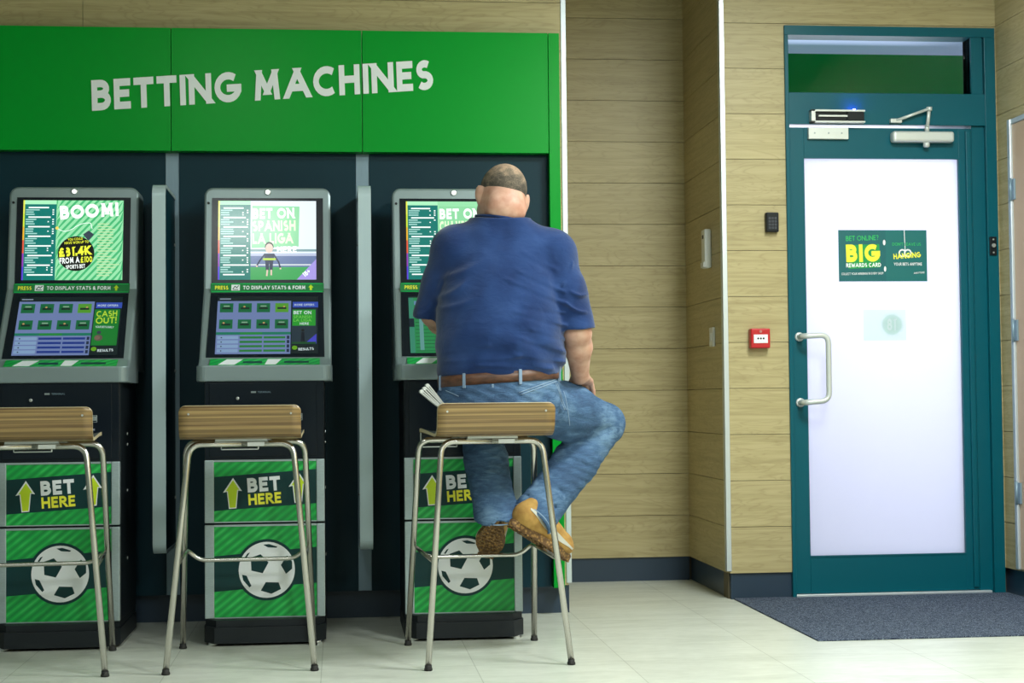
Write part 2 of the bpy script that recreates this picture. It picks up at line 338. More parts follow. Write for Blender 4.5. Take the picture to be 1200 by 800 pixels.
def text2d(body, bold=.03):        # flat outline of the words: one quad strip per stroke
    k = (body, bold)
    if k not in _tc:
        hw = .058+bold*1.15; V, Fc, x, SI = [], [], 0, []
        for ch in body.upper():
            if ch == ' ': x += .34+hw; continue
            wd, strokes = GL[ch]
            for si, st in enumerate(strokes):
                p = [Vector((x+hw+q[0], hw+q[1]*(1-2*hw))) for q in st]; n = len(p); base = len(V)
                closed = (p[0]-p[-1]).length < 1e-6
                for i in range(n):
                    a = (p[i]-p[i-1]).normalized() if i else ((p[-1]-p[-2]).normalized() if closed else (p[1]-p[0]).normalized())
                    b = (p[i+1]-p[i]).normalized() if i < n-1 else ((p[1]-p[0]).normalized() if closed else a)
                    t_ = (a+b).normalized(); nn = Vector((-t_.y, t_.x)); m_ = hw/max(.5, nn.dot(Vector((-a.y, a.x))))
                    e = Vector((0, 0))
                    if not closed and i in (0, n-1):
                        hv = abs(a.x) > .9 or abs(a.y) > .9 or n == 2
                        e = (-a if i == 0 else a)*(hw if hv and n == 2 else 0)
                        if n == 2 and min(abs(a.x), abs(a.y)) > .05:     # slanted stroke: ends cut level
                            y_ = p[i].y+(hw if p[i].y > .5 else -hw)
                            for s_ in (1, -1):
                                q = p[i]+nn*hw*s_; tt = (y_-q.y)/a.y; tt = max(-hw*3, min(hw*3, tt)); V.append(tuple(q+a*tt))
                            continue
                    V.append(tuple(p[i]+e+nn*m_)); V.append(tuple(p[i]+e-nn*m_))
                SI += [si]*(len(V)-len(SI))
                for i in range(n-1): Fc.append((base+2*i, base+2*i+1, base+2*i+3, base+2*i+2))
            x += wd+2*hw+.135
        V = np.array(V); V = V-V.min(0); _tc[k] = (V, Fc, V.max(0)); _si[k] = SI
    return _tc[k]
class Flat:                                  # coloured flat print: layers of polygons in a (u, v) rectangle
    def __init__(s): s.v = []; s.f = []; s.m = []; s.mats = []; s.lay = 0
    def mi(s, m):
        if m not in s.mats: s.mats.append(m)
        return s.mats.index(m)
    def poly(s, pts, m, up=True):
        if up: s.lay += 1
        n = len(s.v); s.v += [(p[0], -s.lay*s.step if hasattr(s, 'step') else -s.lay*.00004, p[1]) for p in pts]
        s.f.append(tuple(range(n, n+len(pts)))); s.m.append(s.mi(m))
    def rect(s, x0, x1, z0, z1, m, up=True): s.poly([(x0, z0), (x1, z0), (x1, z1), (x0, z1)], m, up)
    def disc(s, cx, cz, r, m, n=36, ry=None): s.poly([(cx+r*math.cos(2*math.pi*k/n), cz+(ry or r)*math.sin(2*math.pi*k/n)) for k in range(n)], m)
    def text(s, body, x, z, wd, ht, m, ang=0, bold=.03, align=0):
        v, f, mx_ = text2d(body, bold); s.lay += 1; n = len(s.v)
        ca, sa = math.cos(R(ang)), math.sin(R(ang))
        for p, si in zip(v, _si[(body, bold)]):
            a = (p[0]/mx_[0]-(.5 if align else 0))*wd; b = p[1]/mx_[1]*ht
            s.v.append((x+a*ca-b*sa, -s.lay*.00004-si*.00002, z+a*sa+b*ca))
        s.lay += 1
        for q in f: s.f.append(tuple(i+n for i in q)); s.m.append(s.mi(m))
    def line(s, pts, wd, m):
        s.lay += 1
        for a, b in zip(pts, pts[1:]):
            d = Vector((b[0]-a[0], b[1]-a[1])).normalized()*wd/2; nx, nz = -d.y, d.x
            s.poly([(a[0]+nx-d.x*.5, a[1]+nz-d.y*.5), (b[0]+nx+d.x*.5, b[1]+nz+d.y*.5), (b[0]-nx+d.x*.5, b[1]-nz+d.y*.5), (a[0]-nx-d.x*.5, a[1]-nz-d.y*.5)], m, up=False)
    def build(s, name, parent=None, rev=True):
        o = link(name, s.v, s.f, s.mats, parent, s.m)
        return o

# ------------------------------------------------------------------ implicit surfaces for the figure
class SDF:
    def __init__(s, lo, hi, h):
        s.lo = np.array(lo, float); s.h = h; s.n = np.ceil((np.array(hi)-s.lo)/h).astype(int)+1
        s.F = np.full(tuple(s.n), .3, np.float32)
    def sub(s, lo, hi, pad):
        a = np.maximum(((np.array(lo)-pad-s.lo)/s.h).astype(int), 0); b = np.minimum(((np.array(hi)+pad-s.lo)/s.h).astype(int)+2, s.n)
        if (b <= a).any(): return None
        sl = tuple(slice(i, j) for i, j in zip(a, b))
        g = np.meshgrid(*[(s.lo[i]+s.h*np.arange(a[i], b[i])).astype(np.float32) for i in range(3)], indexing='ij')
        return sl, g
    def comb(s, sl, d, k, op):
        F = s.F[sl]
        if op == 'sub': d = -d; F = -F; d = -d; r = np.maximum(s.F[sl], -d); s.F[sl] = r; return
        if k > 0:
            hh = np.maximum(k-np.abs(F-d), 0)/k; s.F[sl] = np.minimum(F, d)-hh*hh*k*.25
        else: s.F[sl] = np.minimum(F, d)
    def cone(s, a, b, ra, rb, k=.02, op='add'):
        a = np.array(a, float); b = np.array(b, float); r = max(ra, rb)
        q = s.sub(np.minimum(a, b)-r, np.maximum(a, b)+r, k+3*s.h)
        if q is None: return
        sl, (X, Y, Z) = q; ab = b-a; L2 = ab@ab+1e-12
        t_ = np.clip(((X-a[0])*ab[0]+(Y-a[1])*ab[1]+(Z-a[2])*ab[2])/L2, 0, 1)
        d = np.sqrt((X-a[0]-t_*ab[0])**2+(Y-a[1]-t_*ab[1])**2+(Z-a[2]-t_*ab[2])**2)-(ra+(rb-ra)*t_)
        s.comb(sl, d, k, op)
    def chain(s, pts, rs, k=.02):
        for i in range(len(pts)-1): s.cone(pts[i], pts[i+1], rs[i], rs[i+1], k)
    def ell(s, c, r, rot=None, k=.02, op='add'):
        c = np.array(c, float); r = np.array(r, float); m_ = r.max()
        q = s.sub(c-m_, c+m_, k+3*s.h)
        if q is None: return
        sl, (X, Y, Z) = q; P = np.stack([X-c[0], Y-c[1], Z-c[2]], -1)
        if rot is not None: P = P@np.array(rot, dtype=np.float32)
        k0 = np.sqrt(((P/r)**2).sum(-1)); k1 = np.sqrt(((P/r**2)**2).sum(-1))+1e-9
        s.comb(sl, k0*(k0-1)/k1, k, op)
    def loft(s, rows, n=2.4, k=.03):          # rows: (z, cx, cy, half width, half depth)
        rows = np.array(rows, float); lo = (rows[:, 1]-rows[:, 3]).min(), (rows[:, 2]-rows[:, 4]).min(), rows[0, 0]
        hi = (rows[:, 1]+rows[:, 3]).max(), (rows[:, 2]+rows[:, 4]).max(), rows[-1, 0]
        sl, (X, Y, Z) = s.sub(lo, hi, k+3*s.h+.03)
        zz = Z[0, 0]; g = [np.interp(zz, rows[:, 0], rows[:, i]) for i in range(1, 5)]
        u = np.abs(X-g[0])/g[2]; v_ = np.abs(Y-g[1])/g[3]
        d = ((u**n+v_**n)**(1/n)-1)*np.minimum(g[2], g[3])
        d = np.maximum(d, np.maximum(rows[0, 0]-Z, Z-rows[-1, 0]))
        s.comb(sl, d, k, 'add')
    def grid(s): return np.meshgrid(*[(s.lo[i]+s.h*np.arange(s.n[i])).astype(np.float32) for i in range(3)], indexing='ij')
    def mesh(s, name, mats, parent=None):
        F = s.F; F[0] = F[-1] = .3; F[:, 0] = F[:, -1] = .3; F[:, :, 0] = F[:, :, -1] = .3
        S = F < 0; n = np.array(F.shape)-1
        cnt = np.zeros(tuple(n), np.int8)
        offs = [(i, j, k) for i in (0, 1) for j in (0, 1) for k in (0, 1)]
        for o in offs: cnt += S[o[0]:o[0]+n[0], o[1]:o[1]+n[1], o[2]:o[2]+n[2]]
        cells = np.argwhere((cnt > 0) & (cnt < 8)); idx = np.full(tuple(n), -1, np.int32); idx[tuple(cells.T)] = np.arange(len(cells))
        acc = np.zeros((len(cells), 3)); c = np.zeros(len(cells))
        for ax in range(3):
            e = [0, 0, 0]; e[ax] = 1
            for o in offs:
                if o[ax]: continue
                A = cells+o; B = A+e; fa = F[tuple(A.T)]; fb = F[tuple(B.T)]; mk = (fa < 0) != (fb < 0)
                t_ = fa[mk]/(fa[mk]-fb[mk]); P = np.tile(np.array(o, float), (mk.sum(), 1)); P[:, ax] += t_
                acc[mk] += P; c[mk] += 1
        V = (cells+acc/c[:, None])*s.h+s.lo; quads = []
        for ax in range(3):
            sl0 = [slice(1, -1)]*3; sl0[ax] = slice(0, -1); sl1 = list(sl0); sl1[ax] = slice(1, None)
            sa, sb = S[tuple(sl0)], S[tuple(sl1)]; E_ = np.argwhere(sa != sb); base = E_.copy()
            for i in range(3):
                if i != ax: base[:, i] += 1
            u, v_ = [(1, 2), (2, 0), (0, 1)][ax]; q = []
            for du, dv in ((-1, -1), (0, -1), (0, 0), (-1, 0)):
                b2 = base.copy(); b2[:, u] += du; b2[:, v_] += dv; q.append(idx[tuple(b2.T)])
            q = np.stack(q, 1); fl = ~sa[tuple(E_.T)]; q[fl] = q[fl][:, ::-1]; quads.append(q)
        Q = np.concatenate(quads); Q = Q[(Q >= 0).all(1)]
        me = bpy.data.meshes.new(name); me.vertices.add(len(V)); me.vertices.foreach_set('co', V.astype(np.float32).ravel())
        me.loops.add(Q.size); me.loops.foreach_set('vertex_index', Q.ravel().astype(np.int32))
        me.polygons.add(len(Q)); me.polygons.foreach_set('loop_start', np.arange(0, Q.size, 4, dtype=np.int32)); me.polygons.foreach_set('loop_total', np.full(len(Q), 4, np.int32))
        me.polygons.foreach_set('use_smooth', [True]*len(Q)); me.update(calc_edges=True); me.validate()
        for mm in (mats if isinstance(mats, (list, tuple)) else [mats]): me.materials.append(mm)
        o = bpy.data.objects.new(name, me); col.objects.link(o)
        if parent: o.parent = parent
        return o

# ------------------------------------------------------------------ the room
XL, XR, YB, YM, YA, YP = -2.6, 2.92, -1.6, 6.64, 7.733, 6.943
XN, XC = .943, 1.6735; OFF = .1122
def boards(name, axis, at_, out, a0, a1, z1=CEIL, joints=(), holes=()):
    """a wall of horizontal boards 0.2 m high; axis 'y': the face looks along y (out = -1 towards the camera)"""
    mb = MB(); th = .018
    def bx(u0, u1, z0, z1_, d0, d1, mi):
        lo, hi = min(at_+d0*(-out), at_+d1*(-out)), max(at_+d0*(-out), at_+d1*(-out))
        if axis == 'y': mb.box(u0, u1, lo, hi, z0, z1_, mi)
        else: mb.box(lo, hi, u0, u1, z0, z1_, mi)
    regs = [(a0, a1, 0, z1)]
    for (h0, h1, hz) in holes:
        regs = [r for (r0, r1, rz, rt) in regs for r in ((r0, h0, rz, rt), (h0, h1, hz, rt), (h1, r1, rz, rt))]
    for (u0, u1, zb, zt) in regs:
        if u1-u0 < .002 or zt-zb < .002: continue
        bx(u0, u1, zb, zt, .035, .12, 1)                      # backing wall
        k = 0
        while OFF+.2*k < zt:
            z0, z2 = max(OFF+.2*k+.0011, zb), min(OFF+.2*(k+1)-.0011, zt)
            if z2-z0 > .004:
                cuts = [u0]+[j for (j, zj) in joints if u0 < j < u1 and z0 >= zj]+[u1]
                for c0, c1 in zip(cuts, cuts[1:]): bx(c0+(.001 if c0 != u0 else 0), c1-(.001 if c1 != u1 else 0), z0, z2, 0, .035, 0)
            k += 1
    return struct(mb.build(name, [M['wood'], M['gap']]))
struct(MB().box(XL-.2, XR+1.2, YB-.2, 9.6, -.1, 0).build('floor', M['floor']))
struct(MB().box(XL-.2, XR+.2, YB-.2, 8.0, CEIL, CEIL+.1).build('ceiling', M['ceiling']))
jx = aty(97, 15, YM).x
boards('wall_back', 'y', YM, -1, XL, XN-.012, joints=[(jx, 2.3)])
boards('wall_alcove_left', 'x', XN, 1, YM+.125, YA)
boards('wall_alcove_back', 'y', YA, -1, XN-.1, XC+.13)
boards('wall_alcove_right', 'x', XC, -1, YP+.0345, YA)
DX0, DX1, DZ = 1.954, 2.912, 2.503
boards('wall_entrance', 'y', YP, -1, XC+.006, XR+.12, holes=[(DX0, DX1, DZ)])
boards('wall_right', 'x', XR, -1, YB, YP+.004)
struct(MB().box(XL-.12, XL, YB, YM, 0, CEIL).build('wall_left', M['plaster']))
struct(MB().box(XL, XR, YB-.12, YB, 0, CEIL).build('wall_front', M['plaster']))
# skirtings, set a little back under the boards
def skirt(name, *b): struct(MB().box(*b).build(name, M['skirt']))
skirt('baseboard_back', XL, XN-.013, YM+.012, YM+.034, 0, OFF)
skirt('baseboard_back_return', XN-.012, XN-.008, YM+.012, YM+.13, 0, OFF)
skirt('baseboard_alcove', XN, XC, YA+.012, YA+.034, 0, OFF)
skirt('baseboard_alcove_right', XC+.012, XC+.034, YP+.014, YA+.02, 0, OFF)
skirt('baseboard_entrance', XC+.013, DX0, YP+.012, YP+.034, 0, OFF)
skirt('baseboard_right', XR+.012, XR+.034, YB, YP+.03, 0, OFF)
for i, (x, y) in enumerate([(XN-.009, YM), (XC+.002, YP)]):
    mb = MB(); mb.box(x-.011, x+.011, y-.004, y+.006, OFF+.01, CEIL, bev=.002); mb.box(x-.011 if i else x+.007, x-.007 if i else x+.011, y, y+.03, OFF+.01, CEIL)
    struct(mb.build('trim_%d' % (i+1), M['trim']))

mt = tag(MB().box(1.695, XR, 5.70, YP+.01, .0, .006, bev=.0015).build('entrance_mat', M['mat']), 'dark blue grey speckled entrance mat in front of the teal glazed door', 'mat')

# ------------------------------------------------------------------ entrance door (teal, frosted)
door = bpy.data.objects.new('door_1', None); col.objects.link(door); door.location = ((DX0+DX1)/2, YP, 0); struct(door)
def dbuild(mb, name, mats, parent=door, smooth=None):
    o = mb.build(name, mats, parent, smooth)
    o.matrix_parent_inverse = Matrix.Translation((-(DX0+DX1)/2, -YP, 0)) if parent is door else Matrix()
    return o
F0, F1 = YP-.012, YP+.09
mb = MB()
LX0, LX1, LZ = 1.972, 2.802, 2.055
mb.box(DX0, LX0-.001, F0, F1, 0, DZ-.042, bev=.002); mb.box(DX1-.05, DX1, F0, F1, 0, DZ-.042, bev=.002); mb.box(LX1+.002, DX1-.05, F0+.022, F1, 0, DZ-.042)
mb.box(DX0, DX1, F0, F1, DZ-.042, DZ, bev=.002); mb.box(LX0-.002, DX1-.048, F0+.004, F1, LZ+.012, 2.208, bev=.002)
mb.box(LX1+.002, LX1+.05, F0+.006, F1, 2.2, DZ-.04)
dbuild(mb, 'door_frame', M['teal_door'])
mb = MB(); L0, L1 = YP+.006, YP+.056; gx0, gx1, gz0, gz1 = 2.040, 2.742, .175, 1.925
mb.box(LX0, gx0, L0, L1, .018, LZ, bev=.002); mb.box(gx1, LX1, L0, L1, .018, LZ, bev=.002); mb.box(gx0, gx1, L0, L1, .018, gz0); mb.box(gx0, gx1, L0, L1, gz1, LZ)
mb.box(gx1+.03, gx1+.052, L0-.012, L0+.01, .03, LZ-.01, bev=.004)
for (a, b, c, d) in ((gx0, gx1, gz0, gz0+.006), (gx0, gx1, gz1-.006, gz1)): mb.box(a, b, L0-.003, L0+.01, c, d)
dbuild(mb, 'door_leaf', M['teal_door'])
dbuild(MB().box(gx0, gx1, L0+.018, L0+.024, gz0, gz1), 'door_glass', M['frost'])
dbuild(MB().box(LX0-.002, LX1+.05, YP-.01, YP+.06, 0, .016, bev=.003), 'threshold', M['trim'])
dbuild(MB().box(LX0, LX1+.002, F0+.05, F0+.056, 2.206, DZ-.04), 'transom_glass', M['glass'])
mb = MB(); hx0, hx1 = 2.004, 2.112
mb.tube(bend([(hx0, L0, 1.135), (hx0, L0-.075, 1.135), (hx1, L0-.075, 1.140), (hx1, L0-.075, .855), (hx0, L0-.075, .848), (hx0, L0, .848)], .038), .0125, 14)
for z in (1.135, .848): mb.lathe((hx0, L0, z), [(.02, 0), (.02, -.006), (.013, -.008)])
dbuild(mb, 'door_handle', M['white_paint'])
# magnetic lock: coil on the frame, armature plate on the leaf
mb = MB(); mx0, mx1, mz0, mz1 = 2.060, 2.302, 2.070, 2.126
mb.box(mx0, mx1, F0-.036, F0+.002, mz1-.008, mz1, bev=.001); mb.box(mx0, mx1, F0-.036, F0+.002, mz0, mz0+.007, bev=.001); mb.box(mx0, mx0+.018, F0-.036, F0+.002, mz0, mz1, bev=.001)
mb.box(mx0+.01, mx1, F0-.02, F0+.002, mz0+.003, mz1-.004, 1); mb.box(mx0+.035, mx1-.075, F0-.03, F0-.018, mz0+.026, mz0+.033, 0); mb.box(mx1-.078, mx1-.006, F0-.034, F0-.018, mz0+.01, mz1-.009, 1)
lock = dbuild(mb, 'magnetic_lock', [M['white_paint'], M['black']])
led = MB().box(mx0+.19, mx0+.2, F0-.03, F0-.022, mz1-.001, mz1+.004).build('indicator_lamp', mat('blue_led', (.02, .01, .1), .4, emit=(.10, .08, 1), estr=220), lock)
mb = MB(); mb.box(2.056, 2.236, L0-.02, L0+.001, 2.002, 2.052, bev=.002)
for x in (2.083, 2.146, 2.205): mb.lathe((x, L0-.0195, 2.028), [(.004, 0), (.004, -.002)], mi=1, seg=10)
dbuild(mb, 'armature_plate', [M['white_paint'], M['slot']])
# closer
mb = MB(); mb.box(2.428, 2.708, L0-.05, L0+.001, 1.988, 2.036, bev=.012, seg=4); mb.lathe((2.585, L0-.03, 1.978), [(.014, .01), (.014, -.008), (.008, -.012)], 'z')
cl = dbuild(mb, 'door_closer', M['white_paint'])
mb = MB(); ax = 2.589
mb.tube([(ax, L0-.03, 2.034), (ax, L0-.03, 2.066)], .01, 12); mb.tube([(ax, L0-.036, 2.058), (ax+.006, L0-.045, 2.135)], .008, 10)
mb.tube([(ax+.006, L0-.045, 2.135), (2.447, F0-.016, 2.083)], .0065, 10); mb.lathe((ax+.006, L0-.045, 2.130), [(.013, -.005), (.013, .012)], 'z', 12); mb.box(2.422, 2.474, F0-.02, F0+.002, 2.073, 2.092, bev=.003)
mb.build('closer_arm', M['white_paint'], cl)
# strike plate on the frame
mb = MB(); mb.box(2.868, 2.900, F0-.008, F0+.001, 1.490, 1.572, 0, bev=.002); mb.lathe((2.884, F0-.008, 1.533), [(.009, 0), (.009, -.006)], mi=1, seg=14)
for z in (1.502, 1.56): mb.lathe((2.884, F0-.008, z), [(.004, 0), (.004, -.002)], mi=1, seg=10)
dbuild(mb, 'strike_plate', [M['black'], M['screw']])
bpy.context.view_layer.update()
# what stands outside the door: pale soffit, back of the shop's green sign, pavement
mb = MB(); mb.box(XC+.13, 4.4, YP+.15, 9.3, 2.72, 2.78); struct(mb.build('ceiling_porch', mat('porch_soffit', (.22, .26, .38), .8)))
tag(MB().box(1.8, 3.8, 7.9, 7.96, 2.10, 2.59, bev=.004).build('sign_board', mat('sign_back_green', srgb(0, 150, 62), .8, 0, .05)), 'back of a green sign board seen through the glass above the door', 'sign')
struct(MB().box(XR+.13, 4.4, YP, YP+.1, 0, CEIL).build('wall_outside', M['plaster']))

# posters on the glass
GY = L0+.018
def flat_thing(f, name, label, cat, loc, group=None):
    o = f.build(name); o.location = loc; tag(o, label, cat, group); return o
teal_p, lime_p, green_p = mat('poster_teal', srgb(0, 104, 104), .5), mat('poster_yellow', srgb(240, 240, 60), .5), mat('poster_green', srgb(40, 190, 90), .5)
wp = M['print_white']
f = Flat(); W_, H_ = .402, .227
f.poly([(0, 0), (W_, 0), (W_, H_), (0, H_)], teal_p)
f.rect(0, .215, 0, H_, mat('poster_teal_dark', srgb(0, 96, 100), .5)); f.poly([(.045, .055), (.19, .062), (.185, .165), (.03, .160)], mat('poster_mid_green', srgb(0, 150, 70), .5))
f.text('BET ONLINE?', .035, .178, .148, .022, green_p, 2, .01); f.text('BIG', .035, .085, .155, .078, lime_p, 1, .07)
f.text('REWARDS CARD', .034, .062, .158, .018, wp, 1, .05); f.text('COLLECT YOUR WINNINGS IN EVERY SHOP', .012, .028, .19, .010, wp, 1, .02)
f.disc(.208, .172, .006, wp, ry=.012); f.disc(.21, .055, .005, wp, ry=.012)
f.line([(.30, H_), (.303, .135)], .003, wp); f.text('DON\'T LEAVE US', .245, .158, .13, .013, green_p, 0, .01)
for cx in (.29, .315): f.disc(cx, .125, .018, wp); f.disc(cx, .125, .011, teal_p)
f.text('HANGING', .25, .098, .125, .024, lime_p, 4, .05); f.text('YOUR BETS ANYTIME', .25, .070, .128, .013, wp, 0, .03); f.text('ANYTIME', .34, .032, .05, .008, wp, 4, .01)
flat_thing(f, 'poster', 'teal poster reading BIG rewards card, stuck on the frosted door glass', 'poster', (2.192, GY-.003, 1.378))
f = Flat(); f.step = 0.0; f.rect(0, .194, 0, .136, thin('sticker_back', (.80, .89, .82)))
f2_ = Flat(); f2_.disc(.130, .07, .052, thin('sticker_ring', (.86, .93, .87))); f2_.disc(.130, .07, .044, thin('sticker_disc', (.78, .87, .81)))
f2_.text('81', .107, .044, .047, .052, thin('sticker_figures', (1, 1, 1)), 0, .05)
flat_thing(f, 'age_sticker', 'faint grey age limit sticker seen from behind, below the teal poster', 'sticker', (2.299, GY-.003, 1.117))
g = f2_.build('age_mark', bpy.data.objects['age_sticker']); g.location = (0, -.0004, 0)

# ------------------------------------------------------------------ door in the right-hand wall
d2 = bpy.data.objects.new('door_2', None); col.objects.link(d2); d2.location = (XR, 6.3, 0); struct(d2)
MI = Matrix.Translation((-XR, -6.3, 0))
y1 = 6.79; ztop = 2.067
def d2b(mb, n, m_): o = mb.build(n, m_, d2); o.matrix_parent_inverse = MI; return o
mb = MB(); mb.box(XR-.022, XR, y1-.030, y1, OFF+.01, ztop, bev=.004); mb.box(XR-.016, XR, 5.86, y1, ztop-.022, ztop, bev=.003); mb.box(XR-.016, XR, 5.86, 5.882, OFF+.01, ztop, bev=.003); d2b(mb, 'door_frame', M['trim'])
d2b(MB().box(XR-.010, XR-.0005, 5.882, y1-.022, OFF+.012, ztop-.024), 'door_leaf', mat('oak_veneer_door', (.50, .36, .24), .45))
for z in (1.76, 1.15, .45):
    mb = MB(); mb.tube([(XR-.02, y1-.024, z-.05), (XR-.02, y1-.024, z+.05)], .007, 10); mb.box(XR-.018, XR-.009, y1-.055, y1-.024, z-.045, z+.045, bev=.001); d2b(mb, 'hinge', M['channel'])

# ------------------------------------------------------------------ small devices on the walls
def device(name, label, cat, loc): return thing(name, label, cat, loc)
o = device('keypad', 'black keypad on the oak wall left of the teal door', 'keypad', (1.884, YP, 1.634))
MB().box(-.028, .028, -.03, 0, -.043, .043, bev=.005, seg=3).build('housing', M['black'], o)
mb = MB()
for i in range(3):
    for j in range(4): mb.box(-.018+i*.013, -.008+i*.013, -.0315, -.0295, -.03+j*.014, -.02+j*.014, bev=.0006)
mb.build('keys', mat('keypad_keys', (.03, .035, .05), .4), o)
o = device('fire_alarm_call_point', 'red fire alarm call point on the oak wall left of the door', 'fire alarm', (1.819, YP, 1.128))
MB().box(-.043, .043, -.045, 0, -.043, .043, bev=.006, seg=3).build('housing', M['red'], o)
mb = MB(); mb.box(-.031, .031, -.0475, -.044, -.021, .016, bev=.001)
for x in (-.012, 0, .012): mb.lathe((x, -.0475, -.001), [(.0042, 0), (.0042, -.001)], mi=1, seg=12)
mb.build('press_panel', [M['print_white'], M['black']], o)
MB().lathe((0, -.045, .029), [(.006, 0), (.006, -.003)], seg=12).build('indicator_lamp', mat('red_dim', (.5, .2, .18), .4), o)
o = device('wall_sensor', 'white upright sensor with rounded ends on the alcove side wall', 'sensor', (XC, 7.215, 1.545))
MB().box(-.032, 0, -.036, .036, -.088, .088, bev=.008, seg=3).build('housing', M['white_pl'], o)
MB().box(-.0335, -.031, -.014, .010, .045, .062, bev=.001).build('window', M['black'], o)
MB().box(-.038, -.028, -.03, .03, -.085, -.06, bev=.004).build('base_lip', M['white_pl'], o)
o = device('light_switch', 'small white light switch low on the alcove side wall', 'switch', (XC, 7.17, 1.145))
MB().box(-.011, 0, -.036, .036, -.043, .043, bev=.003).build('plate', M['white_pl'], o)
MB().box(-.015, -.010, -.010, .010, -.018, .018, bev=.002).build('rocker', M['white_pl'], o)

# ------------------------------------------------------------------ machine wall: green surround, teal panels
YF = 6.555; TOP, BOT = 2.367, 1.874; LOW = .1122
J = [-2.93+.758*0+.0, -2.172, -1.414, -.656, .102, .859]; J[0] = XL
sg = thing('sign_fascia', 'bright green BETTING MACHINES sign board with side post above the terminals', 'sign', (0, YF, 0))
for a, b in zip(J, J[1:]):
    MB().box(a+.0012, b-.0012, 0, YM-YF, BOT, TOP, bev=.0015).build('fascia_panel', M['green_sign'], sg)
MB().box(J[-1]+.0012, J[-1]+.046, 0, YM-YF, LOW, TOP, bev=.0015).build('side_post', M['green_sign'], sg)
f = Flat(); p0 = aty(108, 130, YF); p1 = aty(508, 105, YF)
ang = math.degrees(math.atan2(p1.z-p0.z, p1.x-p0.x)); ln = math.hypot(p1.x-p0.x, p1.z-p0.z)
v, fc, mxx = text2d('BETTING MACHINES', .054)
ca, sa = math.cos(R(ang)), math.sin(R(ang)); bm = bmesh.new(); vv, v2 = [], []
for p, si in zip(v, _si[('BETTING MACHINES', .054)]):
    a, b = p[0]/mxx[0]*ln, p[1]/mxx[1]*.122; q = (p0.x+a*ca-b*sa*.4, p0.z+a*sa+b*ca); vv.append(bm.verts.new((q[0], -.0032-si*.0001, q[1]))); v2.append(bm.verts.new((q[0], -.0005, q[1])))
from collections import Counter
ec = Counter(); 
for q in fc:
    for e in zip(q, q[1:]+q[:1]): ec[frozenset(e)] += 1
for q in fc:
    bm.faces.new([vv[i] for i in q])
    for e in zip(q, q[1:]+q[:1]):
        if ec[frozenset(e)] == 1: bm.faces.new((vv[e[0]], vv[e[1]], v2[e[1]], v2[e[0]]))
bmesh.ops.recalc_face_normals(bm, faces=bm.faces); me = bpy.data.meshes.new('lettering'); bm.to_mesh(me); bm.free(); me.materials.append(M['letter'])
o = bpy.data.objects.new('lettering', me); col.objects.link(o); o.parent = sg; o['label'] = 'white capitals reading BETTING MACHINES'

names = ['dark teal back panel behind the terminal at the left edge', 'dark teal back panel behind the middle terminal', 'dark teal back panel behind the terminal the man uses']
pn = 0
for a, b in list(zip(J, J[1:]))[2:]:
    o = MB().box(a+.027, b-(.0005 if b > .8 else .027), 0, YM-6.606, LOW, BOT-.001).build('back_panel', M['teal_panel']); o.location = (0, 6.602, 0)
    tag(o, names[pn], 'wall panel', 'teal panels behind the terminals'); pn += 1
tag(MB().box(J[0], J[2]-.027, 6.602, YM-.004, LOW, BOT-.001).build('back_panel', M['teal_panel']), 'dark teal back panel beyond the left edge of the photo', 'wall panel')
for x, lb in ((-.656, 'grey upright channel behind the privacy screen left of the middle terminal'), (.102, 'grey upright channel behind the privacy screen right of the middle terminal')):
    mb = MB(); mb.box(-.0265, .0265, 0, .03, LOW, BOT-.001, bev=.001); mb.box(-.004, .004, -.001, .01, LOW+.01, BOT-.01)
    o = mb.build('wall_channel', M['channel']); o.location = (x, 6.606, 0); tag(o, lb, 'channel', 'grey wall channels')

# privacy dividers
def divider(x, lb):
    t_ = thing('privacy_screen', lb, 'divider', (x, 6.60, 0), 0, 'privacy screens between the terminals')
    yf = -.40; z0, z1, rr, hw = .309, 1.696, .045, .0245
    def rr_poly(y0, y1, z0, z1, r):          # rounded at the front (y0) corners only
        pts = [(y1, z0), (y1, z1)]
        pts += [(y0+r-r*math.sin(a), z1-r+r*math.cos(a)) for a in [i*math.pi/16 for i in range(9)]]
        pts += [(y0+r-r*math.cos(a), z0+r-r*math.sin(a)) for a in [i*math.pi/16 for i in range(9)]]
        return pts
    o_, i_ = rr_poly(yf, 0, z0, z1, rr), rr_poly(yf+.012, 0, z0+.012, z1-.012, rr-.012)
    mb = MB(); n = len(o_)
    A = [mb.bm.verts.new((-hw, *p)) for p in o_]; B = [mb.bm.verts.new((hw, *p)) for p in o_]
    C_ = [mb.bm.verts.new((-hw, *p)) for p in i_]; D_ = [mb.bm.verts.new((hw, *p)) for p in i_]
    for k in range(1, n):
        j = (k+1) % n
        for q in ((A[k], A[j], B[j], B[k]), (C_[k], C_[j], D_[j], D_[k]), (A[k], A[j], C_[j], C_[k]), (B[k], B[j], D_[j], D_[k])):
            fc_ = mb.bm.faces.new(q)
            fc_.smooth = False
    mb.build('edge_band', M['band'], t_)
    mb = MB(); mb.prism(i_, 'x', -hw+.004, hw-.004); mb.build('infill_panel', M['teal_panel'], t_)
    for z in (1.5, 1.0, .5):
        mb = MB(); mb.lathe((0, -.03, z), [(.006, -hw-.001), (.006, hw+.001)], 'x', 10); mb.build('screw', M['screw'], t_)
divider(-.6665, 'tall silver edged privacy screen left of the middle terminal')
divider(.1025, 'tall silver edged privacy screen right of the middle terminal')

